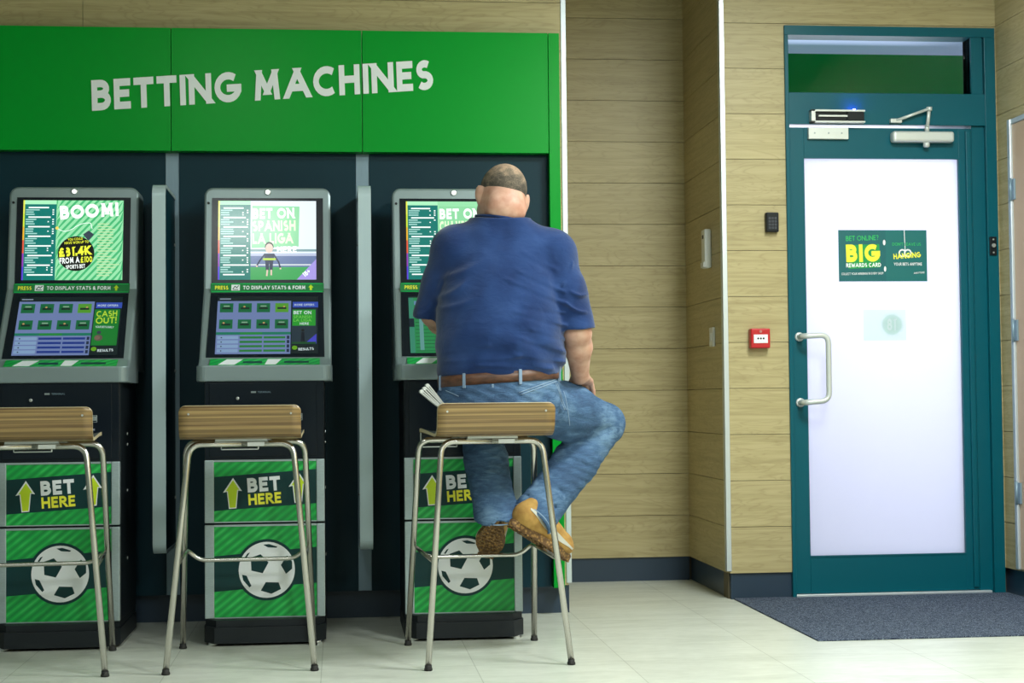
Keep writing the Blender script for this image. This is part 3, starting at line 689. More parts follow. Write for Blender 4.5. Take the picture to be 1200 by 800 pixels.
# ------------------------------------------------------------------ betting terminals
Zp = lambda py, Y: aty(310, py, Y).z
YT, YMD, YLB, YSH = 6.36, 6.30, 6.09, 5.99
zt, zb1, zb2, zl, zs1, zs0 = Zp(220, YT), Zp(331.5, YMD), Zp(344.5, YMD-.01), Zp(420, YLB), Zp(427.5, YSH), Zp(446.5, YSH)
def pt(Y, z): return (Y-6.0, z)
S1 = em((205, 255, 225), 1.25)
def upper_screen(kind, W_, H_):
    f = Flat(); wht = em((245, 255, 250), 1.2); teal = em((0, 122, 112), 1.0)
    pale = em((150, 225, 170), 1.1); mid = em((70, 190, 120), 1.0); hd = em((170, 240, 190), 1.1)
    f.rect(0, W_, 0, H_, pale if kind != 2 else em((225, 240, 250), 1.15))
    cw = W_*.33
    f.rect(0, cw, 0, H_*.95, teal); f.rect(.004, cw, H_*.95, H_, hd)
    for i, c in enumerate([(90, 60, 220), (150, 60, 190), (240, 90, 60), (250, 190, 40), (220, 240, 60), (240, 245, 90)]): f.rect(0, .006, H_*i/6, H_*(i+1)/6, em(c, 1.0), up=(i == 0))
    rnd = random.Random(kind*5+3); z = H_*.90; f.lay += 1
    k = 0
    while z > .012:
        if k % 4 == 0: f.rect(cw*.16, cw*.96*rnd.uniform(.75, 1), z, z+.0052, wht, up=False)
        else:
            f.rect(.010, cw*rnd.uniform(.3, .5), z, z+.0045, em((170, 225, 215), 1), up=False)
            if rnd.random() < .7: f.rect(cw*.88, cw*.93, z, z+.0045, wht, up=False)
            if rnd.random() < .4: f.rect(cw*.74, cw*.78, z, z+.0045, wht, up=False)
        z -= .0088 if k % 4 != 3 else .0112; k += 1
    if kind == 1:
        f.lay += 1; n = 16
        for i in range(-n, n):
            x0 = cw+i*.026
            pts = []
            a, b = x0, x0+.011
            for (p, q) in ((a, 0), (b, 0), (b+H_*.9, H_), (a+H_*.9, H_)): pts.append((p, q))
            poly = [(max(cw, min(W_, p)), (q if cw <= p <= W_ else q)) for p, q in pts]
            # clip the slanted band to the picture
            segs = []
            for s_ in range(9):
                zz = H_*s_/8; xx0, xx1 = a+zz*.9, b+zz*.9
                segs.append((max(cw, min(W_, xx0)), max(cw, min(W_, xx1)), zz))
            for u_, v_ in zip(segs, segs[1:]):
                if u_[1]-u_[0] > .0005 or v_[1]-v_[0] > .0005: f.poly([(u_[0], u_[2]), (u_[1], u_[2]), (v_[1], v_[2]), (v_[0], v_[2])], mid, up=False)
        f.text('BOOM!', W_*.37, H_*.755, W_*.585, H_*.175, wht, 4, .07)
        fz = [(W_*(.335+.17*a), H_*(.65-.04*math.sin(a*3.1))) for a in [i/10 for i in range(11)]]+[(W_*(.505+.17*b), H_*(.655+.06*math.sin(b*1.9))) for b in [i/10 for i in range(1, 11)]]+[(W_*.69, H_*.64)]
        f.line(fz, .0022, wht); f.disc(W_*.34, H_*.65, .006, em((250, 210, 90), 1.2))
        f.poly([(W_*.60, H_*.57), (W_*.655, H_*.62), (W_*.71, H_*.57), (W_*.655, H_*.49)], em((60, 75, 90), .8))
        blk = em((8, 12, 10), .6); yl = em((235, 245, 60), 1.15)
        f.disc(W_*.535, H_*.33, W_*.182, blk)
        f.text('YOU COULD', W_*.45, H_*.49, W_*.15, H_*.03, yl, 5, .03); f.text('HAVE WON UP TO', W_*.42, H_*.445, W_*.24, H_*.032, yl, 4, .03)
        f.text('\u00a331.4K', W_*.37, H_*.285, W_*.33, H_*.115, yl, 5, .07)
        f.text('FROM A', W_*.375, H_*.20, W_*.20, H_*.075, wht, 4, .05); f.text('\u00a3100', W_*.585, H_*.215, W_*.115, H_*.075, yl, 4, .05); f.text('SPORTS BET', W_*.44, H_*.135, W_*.19, H_*.05, wht, 4, .04)
        f.lay += 1
        for i in range(20): f.rect(W_*.745, W_*rnd.uniform(.85, .97), H_*(.05+.034*i), H_*(.062+.034*i), em((200, 235, 175), 1), up=False)
    else:
        L = ('BET ON', 'SPANISH', 'LA LIGA', 'HERE') if kind == 2 else ('BET ON', 'CHAMPIONS', 'LEAGUE', 'HERE')
        f.rect(cw, W_, 0, H_*.20, em((60, 170, 90), 1)); f.rect(cw, W_, H_*.16, H_*.30, em((110, 130, 175), .95)); f.rect(cw, W_, H_*.30, H_*.335, em((190, 200, 225), 1.05)); f.rect(cw, W_, H_*.355, H_*.385, em((130, 165, 170), 1))
        f.rect(cw, W_, H_*.18, H_*.195, em((230, 240, 240), 1))
        f.poly([(cw+.004, H_*.40), (W_*.82, H_*.42), (W_*.83, H_*.93), (cw+.006, H_*.94)], em((140, 215, 160), 1.1))
        zz = .77
        for s_, wd in zip(L, (.44, .44, .42, .20)):
            hh = .135 if s_ != 'HERE' else .085
            f.text(s_, W_*(.35 if s_ != 'HERE' else .60), H_*zz, W_*wd, H_*hh, wht if s_ in ('BET ON', 'HERE') else em((225, 255, 205), 1.2), 1, .06); zz -= .16 if s_ != 'LA LIGA' else .115
        if kind == 2:       # a plain little footballer on the pitch, arms out
            nv = em((30, 45, 85), .8); sk = em((235, 205, 190), 1); dk = em((15, 18, 22), .5)
            cx = W_*.52; f.poly([(cx-.016, H_*.23), (cx+.016, H_*.23), (cx+.020, H_*.33), (cx-.020, H_*.33)], nv)
            f.line([(cx-.018, H_*.315), (cx-.036, H_*.24), (cx-.046, H_*.18)], .006, nv); f.line([(cx+.018, H_*.315), (cx+.036, H_*.22), (cx+.042, H_*.15)], .006, nv)
            f.disc(cx-.047, H_*.17, .0035, sk); f.disc(cx+.043, H_*.14, .0035, sk)
            f.poly([(cx-.013, H_*.12), (cx-.001, H_*.12), (cx, H_*.23), (cx-.015, H_*.23)], nv); f.poly([(cx+.002, H_*.12), (cx+.013, H_*.12), (cx+.015, H_*.23), (cx, H_*.23)], nv)
            f.line([(cx-.007, H_*.12), (cx-.009, H_*.05)], .006, sk); f.line([(cx+.008, H_*.12), (cx+.008, H_*.06)], .006, sk)
            f.disc(cx, H_*.415, .0165, dk, ry=.020); f.disc(cx, H_*.395, .0145, sk, ry=.0185)
            f.rect(cx-.024, cx+.025, H_*.245, H_*.272, em((190, 225, 60), 1))
        f.poly([(W_*.80, 0), (W_, 0), (W_, H_*.26)], em((165, 150, 225), 1.1)); f.text('18+', W_*.885, H_*.03, W_*.08, H_*.06, wht, 40, .04)
    return f
def lower_screen(kind, W_, H_):
    f = Flat(); dk = em((6, 34, 40), .5); lav = em((128, 150, 205), .62); gr = em((18, 120, 70), .6); wht = em((220, 240, 240), .8)
    f.rect(0, W_, 0, H_, dk); f.rect(W_*.02, W_*.13, H_*.95, H_*.965, em((170, 190, 210), .7)); cw = W_*.73
    if kind < 3:
        f.rect(0, cw, 0, H_*.92, lav); f.lay += 1
        for j in range(2):
            for i in range(4):
                x0, z0 = cw*(.035+.25*i), H_*(.72-.285*j)
                f.rect(x0, x0+cw*.18, z0, z0+H_*.16, gr if (i, j) != (3, 0) else em((90, 170, 50), .7), up=False)
        f.lay += 1
        for j in range(2):
            for i in range(4):
                x0, z0 = cw*(.035+.25*i), H_*(.72-.285*j)
                f.rect(x0+cw*.03, x0+cw*.15, z0+H_*.055, z0+H_*.09, em((20, 50, 40), .6), up=False); f.disc(x0+cw*(.06+.02*i), z0+H_*.1, .004, em((210, 170, 110), .7)) if (i+j) % 2 else f.rect(x0+cw*.05, x0+cw*.13, z0+H_*.1, z0+H_*.12, em((150, 190, 160), .7), up=False)
        rowc = em((40, 140, 60), .65) if kind == 2 else em((30, 60, 150), .65)
        f.rect(0, cw, H_*.33, H_*.375, em((30, 140, 110), .6)); f.rect(cw*.32, cw*.62, H_*.335, H_*.37, em((40, 160, 70), .6)); f.lay += 2
        for j in range(4):
            z0 = H_*(.03+.075*j)
            f.rect(cw*.02, cw*.30, z0, z0+H_*.055, em((150, 185, 225), .65), up=False)
            f.rect(cw*.32, cw*.62, z0+H_*.008, z0+H_*.045, rowc, up=False); f.rect(cw*.64, cw*.93, z0+H_*.008, z0+H_*.045, rowc, up=False)
            f.rect(cw*.95, cw*.985, z0, z0+H_*.055, em((30, 50, 80), .6), up=False)
        f.lay += 1
        for j in range(4): f.disc(cw*.075, H_*(.055+.075*j), .0028, em((8, 14, 30), .4), 10)
        f.rect(cw+.006, W_, H_*.80, H_*.90, em((60, 90, 205), .65)); f.text('MORE OFFERS', cw+.012, H_*.83, W_*.20, H_*.035, wht, 0, .02)
        f.rect(cw+.004, W_*.985, H_*.16, H_*.78, em((20, 140, 50), .65) if kind == 1 else em((40, 60, 75), .6))
        if kind == 1:
            f.text('CASH', cw+.012, H_*.65, W_*.20, H_*.10, em((190, 230, 60), .8), 2, .03); f.text('OUT!', cw+.012, H_*.53, W_*.20, H_*.11, em((190, 230, 60), .8), 2, .03); f.text('YOUR BETS EARLY', cw+.012, H_*.46, W_*.18, H_*.035, wht, -2, .02)
            f.disc(cw+.028, H_*.29, .015, em((110, 95, 90), .6)); f.disc(cw+.028, H_*.38, .008, em((60, 70, 90), .6)); f.disc(cw+.024, H_*.29, .010, em((140, 115, 100), .6))
        else:
            f.rect(cw+.006, W_*.975, H_*.48, H_*.76, em((40, 170, 50), .7)); f.text('BET ON', cw+.010, H_*.68, W_*.18, H_*.06, wht, 0, .04); f.text('SPANISH', cw+.010, H_*.61, W_*.18, H_*.05, em((120, 220, 90), .7), 0, .03); f.text('LA LIGA', cw+.010, H_*.55, W_*.18, H_*.05, em((120, 220, 90), .7), 0, .03); f.text('HERE', cw+.034, H_*.495, W_*.09, H_*.04, wht, 0, .03)
            f.poly([(W_*.87, H_*.17), (W_*.985, H_*.17), (W_*.985, H_*.34)], em((75, 75, 215), .7)); f.disc(W_*.85, H_*.40, .006, em((20, 20, 22), .5)); f.poly([(W_*.83, H_*.20), (W_*.87, H_*.20), (W_*.865, H_*.37), (W_*.835, H_*.37)], em((15, 25, 45), .5))
            f.rect(cw+.006, W_*.98, H_*.165, H_*.20, em((25, 90, 45), .6))
        f.disc(cw+.016, H_*.10, .010, em((110, 180, 30), .7)); f.text('RESULTS', W_*.81, H_*.05, W_*.15, H_*.045, wht, 3, .04)
    else:
        f.rect(0, W_, 0, H_*.97, em((40, 150, 85), .7)); f.rect(0, W_*.05, 0, H_*.97, em((60, 150, 120), .7)); f.lay += 1
        for j in range(13): f.rect(W_*.06, W_*.97, H_*(.03+.062*j), H_*(.038+.062*j), em((20, 75, 60), .5), up=False)
        f.rect(W_*.055, W_*.97, H_*.84, H_*.91, em((120, 160, 205), .65)); f.rect(W_*.10, W_*.14, H_*.05, H_*.82, em((110, 175, 170), .65)); f.rect(0, W_*.05, H_*.45, H_*.6, em((10, 40, 60), .5))
    return f

def terminal(cx, kind, label):
    t_ = thing('betting_terminal', label, 'betting machine', (cx, 6.0, 0), 0, 'betting terminals along the green wall')
    # plinth with chamfered front corners and feet
    mb = MB(); hw = .218; fs = mb.prism([(-hw, .46), (-hw, .0), (-hw+.04, -.058), (hw-.04, -.058), (hw, .0), (hw, .46)], 'z', .010, .068)
    mb.prism([(-hw+.004, .46), (-hw+.004, .01), (-hw+.045, -.045), (hw-.045, -.045), (hw-.004, .01), (hw-.004, .46)], 'z', .066, .092)
    for x in (-.185, .185):
        for y in (-.02, .40): mb.lathe((x, y, 0), [(.018, 0), (.018, .011)], 'z', 12, 1)
    mb.build('plinth', [M['plinth'], M['screw']], t_)
    mb = MB(); hb = .216; mb.box(-hb, hb, .012, .46, .09, zs0+.004, bev=.003)
    mb.build('cabinet', M['black'], t_)
    # lower door and upper door, each aluminium side strips round a print
    def door_(name, z0, z1):
        mb = MB(); e = .034
        mb.box(-hb, -hb+e, -.006, .02, z0, z1, 0, bev=.003); mb.box(hb-e+.004, hb, -.006, .02, z0, z1, 0, bev=.003); mb.box(-hb+e, hb-e+.004, -.004, .02, z1-.007, z1, 0); mb.box(-hb+e, hb-e+.004, -.004, .02, z0, z0+.004, 0)
        mb.box(-hb+e-.001, hb-e+.005, 0, .02, z0+.003, z1-.006, 1)
        return mb.build(name, [M['alu'], M['black']], t_)
    ZA, ZB, ZC, ZD = .093, .430, .437, .664
    ld = door_('lower_door', ZA, ZB); ud = door_('upper_door', ZC, ZD)
    x0, x1 = -hb+.034, hb-.03
    f = Flat(); f.rect(x0, x1, ZC+.004, ZD-.007, M['print_green'])
    f.poly([(x0, ZC+.043), (x1, ZC+.066), (x1, ZC+.190), (x0, ZC+.166)], M['print_dark'])
    def arrow(ax, az, s_=1.0):
        P = [(-.013, 0), (.014, .002), (.020, .066), (.034, .064), (.002, .112), (-.034, .059), (-.020, .062)]
        Q = [(-.010, .004), (.011, .005), (.017, .069), (.025, .068), (.002, .104), (-.025, .063), (-.017, .065)]
        f.poly([(ax+p*s_, az+q*s_) for p, q in P], M['print_white']); f.poly([(ax+p*s_, az+q*s_) for p, q in Q], M['print_lime'])
    arrow(x0+.066, ZC+.050); arrow(x1-.066, ZC+.068)
    f.text('BET', x0+.121, ZC+.108, .118, .052, M['print_white'], 3.5, .06); f.text('HERE', x0+.124, ZC+.062, .118, .040, M['print_yellow'], 3.5, .05)
    g = f.build('bet_here_print', ud); g.location = (0, -.0012, 0)
    f = Flat(); f.rect(x0, x1, ZA+.004, ZB-.007, M['print_green'])
    f.poly([(x0, ZA+.096), (x1, ZA+.122), (x1, ZA+.252), (x0, ZA+.224)], M['print_dark'])
    cxb, czb, rb = .006, ZA+.172, .101
    f.disc(cxb, czb, rb+.010, M['print_dark'], 48); f.disc(cxb, czb, rb, M['print_white'], 48)
    for P in ([(-.57, .44), (-.22, .56), (.06, .26), (-.15, -.12), (-.55, -.02)], [(.72, .50), (.90, .28), (.90, .02), (.68, -.16), (.50, .16)], [(-.04, -.44), (.42, -.46), (.50, -.70), (.16, -.86), (-.22, -.74)],
              [(-.88, -.16), (-.72, -.20), (-.55, -.56), (-.62, -.62), (-.84, -.36)], [(-.13, .90), (.08, .92), (.38, .82), (.34, .78), (.04, .80)], [(-.78, .46), (-.68, .60), (-.60, .63), (-.72, .44)]):
        f.poly([(cxb+p*rb, czb+q*rb) for p, q in P], M['print_dark'])
    g = f.build('football_print', ld); g.location = (0, -.0012, 0)
    # black header between the doors and the shelf
    mb = MB(); mb.box(-hb+.003, hb-.003, -.002, .016, ZD+.002, zs0+.002, bev=.002); mb.box(-hb+.018, hb-.028, -.006, 0, ZD+.012, zs0-.005, 0, bev=.002)
    hd = mb.build('header_panel', M['blackpanel'], t_)
    wht, gy = M['print_white'], M['slot']
    for nm, tx in (('name_plate', [('TERMINAL', -.024, .906, .048, .006, M['channel'])]), ('slot_caption', [('SCAN TICKET', .082, .833, .040, .007, gy)]), ('note_caption', [('\u00a35 \u00a310 \u00a320', .094, .776, .034, .007, wht)])):
        f = Flat()
        if nm == 'name_plate': f.rect(-.048, -.030, .906, .912, gy)
        for a in tx: f.text(*a, 0, .01)
        g = f.build(nm, hd); g.location = (0, -.0068, 0)
    mb = MB(); mb.box(.080, .134, -.012, -.004, .811, .827, bev=.002); mb.box(.078, .137, -.009, -.004, .805, .831, 1, bev=.002); mb.build('card_slot', [M['slot'], M['black']], hd)
    mb = MB(); mb.box(-.151, -.030, -.012, -.004, .717, .722, bev=.001); mb.box(-.157, -.020, -.010, -.004, .700, .760, 1, bev=.004); mb.build('receipt_slot', [M['screw'], M['black']], hd)
    mb = MB(); mb.box(.078, .136, -.022, -.004, .740, .764, bev=.005); na = mb.build('note_acceptor', M['black'], hd)
    mb = MB(); mb.box(.081, .131, -.0235, -.0215, .744, .748, bev=.0008); mb.box(.081, .086, -.0235, -.0215, .748, .762); mb.box(.125, .131, -.0235, -.0215, .748, .762); mb.box(.086, .125, -.0235, -.0215, .758, .762); mb.build('glow_strip', M['purple_led'], na)
    MB().lathe((-.096, -.006, .887), [(.006, 0), (.006, -.004), (.003, -.005)], seg=14).build('lock_barrel', M['screw'], hd)
    # screws down the cabinet side
    for z in (.72, .76, .55, .30):
        mb = MB(); mb.lathe((hb, .20, z), [(.006, 0), (.006, .003)], 'x', 10); mb.build('side_screw', M['screw'], t_)
    # shelf
    mb = MB(); yb_ = YSH-6.0
    mb.box(-.2455, .2455, yb_, .30, zs0, zs1)
    bmesh.ops.bevel(mb.bm, geom=[e for e in mb.bm.edges if abs(e.verts[0].co.z-e.verts[1].co.z) > .02 and e.verts[0].co.y < .1], offset=.032, segments=6, affect='EDGES', profile=.5)
    bmesh.ops.bevel(mb.bm, geom=[e for e in mb.bm.edges if abs(e.verts[0].co.z-e.verts[1].co.z) < .001 and max(e.verts[0].co.y, e.verts[1].co.y) < .2], offset=.005, segments=2, affect='EDGES', profile=.5)
    mb.build('shelf', M['alu_dark'], t_)
    # console shell
    hwc = .2425; mb = MB()
    prof = [pt(6.50, zs1-.01), pt(YSH+.03, zs1-.01), pt(YLB, zl), pt(YMD, (zb1+zb2)/2), pt(YT, zt), pt(6.50, zt)]
    mb.prism(prof, 'x', -hwc, hwc); mb.bm.edges.ensure_lookup_table()
    tope = [e for e in mb.bm.edges if all(v.co.z > zt-.001 for v in e.verts) and abs(e.verts[0].co.y-e.verts[1].co.y) > .05]
    bmesh.ops.bevel(mb.bm, geom=tope, offset=.034, segments=7, affect='EDGES', profile=.5)
    bmesh.ops.recalc_face_normals(mb.bm, faces=mb.bm.faces)
    rim = [e for e in mb.bm.edges if len(e.link_faces) == 2 and e.link_faces[0].normal.dot(e.link_faces[1].normal) < .6 and min(v.co.y for v in e.verts) < .4 and max(v.co.y for v in e.verts) < .45]
    bmesh.ops.bevel(mb.bm, geom=rim, offset=.009, segments=2, affect='EDGES', profile=.5)
    mb.build('console_shell', M['alu_dark'], t_)
    def plane_part(name, a, b, hw0, hw1, lift, mats, th=.003):     # slab lying on the slanted console face between profile points a and b
        a, b = Vector((0, *a)), Vector((0, *b)); d = (b-a); n_ = Vector((0, -d.z, d.y)).normalized()
        vv_ = []
        for q, hw_ in ((a, hw0), (b, hw1)):
            for s_ in (-1, 1):
                for l_ in (lift, lift-th): vv_.append(q+n_*l_+Vector((s_*hw_, 0, 0)))
        return link(name, vv_, [(0, 2, 6, 4), (1, 5, 7, 3), (0, 4, 5, 1), (2, 3, 7, 6), (4, 6, 7, 5), (0, 1, 3, 2)], mats, t_)
    pm = Vector(pt(YMD, (zb1+zb2)/2)); pT = Vector(pt(YT, zt)); pL = Vector(pt(YLB, zl))
    def up_(t__): return pm+(pT-pm)*t__
    def dn_(t__): return pm+(pL-pm)*t__
    Lu, Ld = (pT-pm).length, (pL-pm).length
    tb0, tb1 = .020/Lu, 1-.042/Lu
    plane_part('upper_bezel', up_(tb0), up_(tb1), .2125, .2125, .003, M['blackpanel'], .006)
    plane_part('label_strip', dn_(.020/Ld), up_(.019/Lu), .2145, .2145, .004, mat('strip_green', srgb(20, 120, 60), .4), .006)
    plane_part('lower_bezel', dn_(1-.006/Ld), dn_(.024/Ld), .2175, .2125, .003, M['blackpanel'], .006)
    def place(f, name, a, b, wd, x0):   # print f (metres, origin lower left) on the slope from a to b
        a3, b3 = Vector((0, *a)), Vector((0, *b)); d = (b3-a3).normalized(); n_ = Vector((0, d.z, -d.y))
        g = f.build(name, t_); Mx = Matrix((Vector((1, 0, 0)), n_, d)).transposed().to_4x4()
        g.matrix_basis = Matrix.Translation(Vector((x0, *a))-n_*.0046)@Mx; return g
    sw, a_, b_ = .374, up_(tb0+.014/Lu), up_(tb1-.012/Lu)
    g = place(upper_screen(kind, sw, (b_-a_).length), 'upper_display', a_, b_, sw, -sw/2-.001)
    sw2, a_, b_ = .378, dn_(1-.018/Ld), dn_(.044/Ld)
    place(lower_screen(kind, sw2, (b_-a_).length), 'lower_display', a_, b_, sw2, -sw2/2+.004)
    f = Flat(); f.rect(0, .42, -.001, .0025, M['green_edge']); f.rect(0, .42, .0335, .037, M['green_edge']); f.text('PRESS', .012, .010, .050, .0165, M['print_yellow'], 0, .05)
    f.rect(.074, .106, .006, .031, M['print_white']); f.line([(.079, .012), (.088, .024), (.094, .018), (.101, .027)], .003, M['print_dark']); f.rect(.080, .100, .009, .012, M['print_dark'])
    f.text('TO DISPLAY STATS & FORM', .118, .010, .236, .0165, M['print_white'], 0, .05)
    f.poly([(.371, .007), (.379, .007), (.379, .018), (.385, .018), (.375, .031), (.365, .018), (.371, .018)], M['print_lime'])
    place(f, 'label_print', dn_(.019/Ld), up_(.017/Lu), .4, -.21)
    # green strip on the slope above the shelf
    q0, q1 = Vector(pt(YSH+.036, zs1-.004)), Vector(pt(YLB-.006, zl-.004))
    f = Flat(); hh = (q1-q0).length; f.rect(0, .40, 0, hh, M['print_green'])
    f.poly([(.03, hh*.1), (.09, hh*.1), (.12, hh*.9), (.06, hh*.9)], M['print_white']); f.poly([(.2, hh*.1), (.24, hh*.1), (.26, hh*.9), (.21, hh*.9)], M['print_white']); f.rect(.12, .19, hh*.3, hh*.6, M['print_dark']); f.rect(.27, .36, hh*.3, hh*.6, M['print_dark'])
    place(f, 'shelf_print', q0, q1, .4, -.20)
    # status lamp and side screw marks on the shell
    c_ = up_(1-.018/Lu)
    MB().lathe((0, c_.x, c_.y), [(.012, 0), (.012, -.004), (.009, -.006)], seg=20).build('lamp_ring', M['screw'], t_)
    MB().lathe((0, c_.x-.005, c_.y), [(.0075, 0), (.0075, -.003), (.004, -.0045)], seg=16).build('status_lamp', M['white_led'], t_)
    c_ = up_(1-.062/Lu)
    MB().lathe((-.226, c_.x, c_.y), [(.005, 0), (.005, -.003)], seg=12).build('key_lock', M['black'], t_)
    return t_
terminal(-1.000, 1, 'betting terminal at the left edge, its screen showing BOOM! and a bomb')
terminal(-.268, 2, 'middle betting terminal, its screen advertising Spanish La Liga with a footballer')
terminal(.454, 3, 'betting terminal the seated man is using, partly hidden by him')

# ------------------------------------------------------------------ bar stools
def stool(loc, rz, label):
    t_ = thing('bar_stool', label, 'stool', (*loc, 0), R(rz), 'bar stools in front of the terminals')
    # bent ply shell: flat seat curling up to a low back at y = -.26
    prof = [(.165, .748), (.12, .757), (.0, .757), (-.12, .756), (-.19, .756), (-.225, .762), (-.243, .780), (-.251, .815), (-.258, .862)]
    prof = bend([Vector((0, *p)) for p in prof], .03, 3); tot_ = sum((b-a).length for a, b in zip(prof, prof[1:]))
    def along(d_):
        for a, b in zip(prof, prof[1:]):
            L_ = (b-a).length
            if d_ <= L_: return a+(b-a)*(d_/max(L_, 1e-6))
            d_ -= L_
        return prof[-1]
    ts = [.03*(1-math.cos(i*math.pi/16)) for i in range(9)]+[.03+(tot_-.052)*i/28 for i in range(1, 28)]+[tot_-.022+.022*math.sin(i*math.pi/16) for i in range(9)]
    prof = [along(d_) for d_ in ts]; n = len(prof); nx = 12
    hw = [.2+(.205-.2)*0 for _ in prof]
    vs_, fs, mi = [], [], []
    tot = sum((b-a).length for a, b in zip(prof, prof[1:])); s_ = 0
    for i, p in enumerate(prof):
        d = (prof[min(i+1, n-1)]-prof[max(i-1, 0)]).normalized(); nn = Vector((0, -d.z, d.y))
        if nn.z < 0 and i < n//2: nn = -nn
        nn = Vector((0, abs(nn.y), abs(nn.z)))            # towards the sitter
        if i: s_ += (p-prof[i-1]).length
        rem = tot-s_; w_ = .197
        if rem < .022: w_ = .197-.022+math.sqrt(max(0, .022**2-(.022-rem)**2))
        if s_ < .03: w_ = .197-.03+math.sqrt(max(0, .03**2-(.03-s_)**2))
        for sgn in (0, 1):
            for k in range(nx+1):
                u = -1+2*k/nx
                lift = .016*abs(u)**6*(1-min(1, s_/.36)) if s_ < .36 else 0
                q = p+nn*(.0055 if sgn else -.0055); vs_.append((u*(w_+.006*(1-min(1, s_/.3))), q.y, q.z+lift))
    st = 2*(nx+1)
    for i in range(n-1):
        for k in range(nx):
            a = i*st+k; b = a+st
            fs.append((a, a+1, b+1, b)); mi.append(0); c = a+nx+1; d_ = b+nx+1; fs.append((c, d_, d_+1, c+1)); mi.append(1)
        for k, fl in ((0, 0), (nx, 1)):
            a = i*st+k; b = a+st; q = (a, b, b+nx+1, a+nx+1); fs.append(q if fl else q[::-1]); mi.append(2)
    for i in (0, n-1):
        for k in range(nx):
            a = i*st+k; q = (a, a+nx+1, a+nx+2, a+1); fs.append(q); mi.append(2)
    o = link('seat', vs_, fs, [M['ply'], M['seat_top'], M['plyedge']], t_, mi)
    bm = bmesh.new(); bm.from_mesh(o.data); bmesh.ops.recalc_face_normals(bm, faces=bm.faces); bm.to_mesh(o.data); bm.free()
    for p in o.data.polygons: p.use_smooth = p.material_index != 2
    for x in (-.165, .165): MB().lathe((x, -.2605, .835), [(.0035, 0), (.0035, -.002)], seg=10).build('rivet', M['screw'], t_)
    # two inverted-U tube frames, one behind, one in front
    zt_ = .735; rt = .0105
    # cross tubes and legs; left, right, rear, front
    def pth(sx, near):
        if near: top = Vector((sx*.150, -.165, zt_)); foot = Vector((sx*.237, -.28, .012)); kn = Vector((sx*.170, -.172, zt_-.003))
        else: top = Vector((sx*.18, .13, zt_)); foot = Vector((sx*.230, .28, .012)); kn = Vector((sx*.205, .136, zt_-.003))
        return top, kn, foot
    for near in (True, False):
        for sx in (-1, 1):
            top, kn, foot = pth(sx, near); y = top.y
            mb = MB(); mb.tube(bend([(0, y, zt_), (sx*(abs(kn.x)), y, zt_), tuple(foot)], .045, 8), rt, 12)
            lg = mb.build('leg', M['chrome'], t_)
            mb = MB(); mb.lathe((foot.x, foot.y, 0), [(.0115, 0), (.0140, .002), (.0135, .008), (.0115, .011), (.0118, .018)], 'z', 14); mb.build('foot_cap', M['rubber'], lg)
    def on(sx, near, z):
        top, kn, foot = pth(sx, near); f_ = (kn.z-z)/(kn.z-foot.z); return kn+(foot-kn)*f_
    z = .343
    mb = MB()
    nl, fl, fr_, nr = on(-1, True, z), on(-1, False, z+.014), on(1, False, z+.014), on(1, True, z)
    i1, i2 = Vector((-.165, .21, .318)), Vector((.165, .21, .318))
    mb.tube(bend([nl, fl+Vector((.008, -.012, 0)), i1, i2, fr_+Vector((-.008, -.012, 0)), nr], .035, 6), .0075, 10)
    mb.build('footrest', M['chrome'], t_)
    mb = MB(); mb.box(-.085, .085, -.18, .15, zt_+.009, zt_+.015); mb.box(-.06, -.02, -.155, .12, zt_-.004, zt_+.01); mb.box(.02, .06, -.155, .12, zt_-.004, zt_+.01)
    mb.build('mounting_plate', M['screw'], t_)
    MB().box(.02, .075, -.178, -.1745, zt_-.008, zt_+.006).build('sticker', M['print_white'], t_)
    return t_
stool((-1.006, 5.616), 4.6, 'bar stool with brown wooden seat cut off by the left edge of the photo')
stool((-.322, 5.640), .5, 'empty bar stool with striped wooden seat before the middle terminal')
stool((.495, 5.600), 5.0, 'bar stool the man in the blue shirt is sitting on')

# ------------------------------------------------------------------ the seated man
man = thing('person', 'man in navy t-shirt and blue jeans seated on a bar stool, seen from behind', 'person', (.545, 5.58, .77))
MINV = Matrix.Translation((-.545, -5.58, -.77))
def mine(o): o.parent = man; o.matrix_parent_inverse = MINV; return o
def V3(*a): return np.array(a, float)
def rotm(rx, ry, rz): return np.array((Matrix.Rotation(rz, 3, 'Z')@Matrix.Rotation(ry, 3, 'Y')@Matrix.Rotation(rx, 3, 'X')))
HC = V3(.573, 5.625, 1.590)
HR = rotm(R(-14), R(9), R(12))          # looking down a little, tilted to the right, turned left
def hd_(x, y, z): return HC+HR@V3(x, y, z)
SL, EL, WL = V3(.405, 5.61, 1.385), V3(.336, 5.690, 1.175), V3(.43, 5.940, 1.105)
SR, ER, WR = V3(.736, 5.60, 1.362), V3(.818, 5.555, 1.105), V3(.848, 5.695, .952)
HL, KL, AL = V3(.445, 5.60, .875), V3(.505, 5.905, .80), V3(.545, 5.700, .478)
HRt, KR, AR = V3(.655, 5.61, .870), V3(.963, 5.885, .782), V3(.690, 5.680, .478)

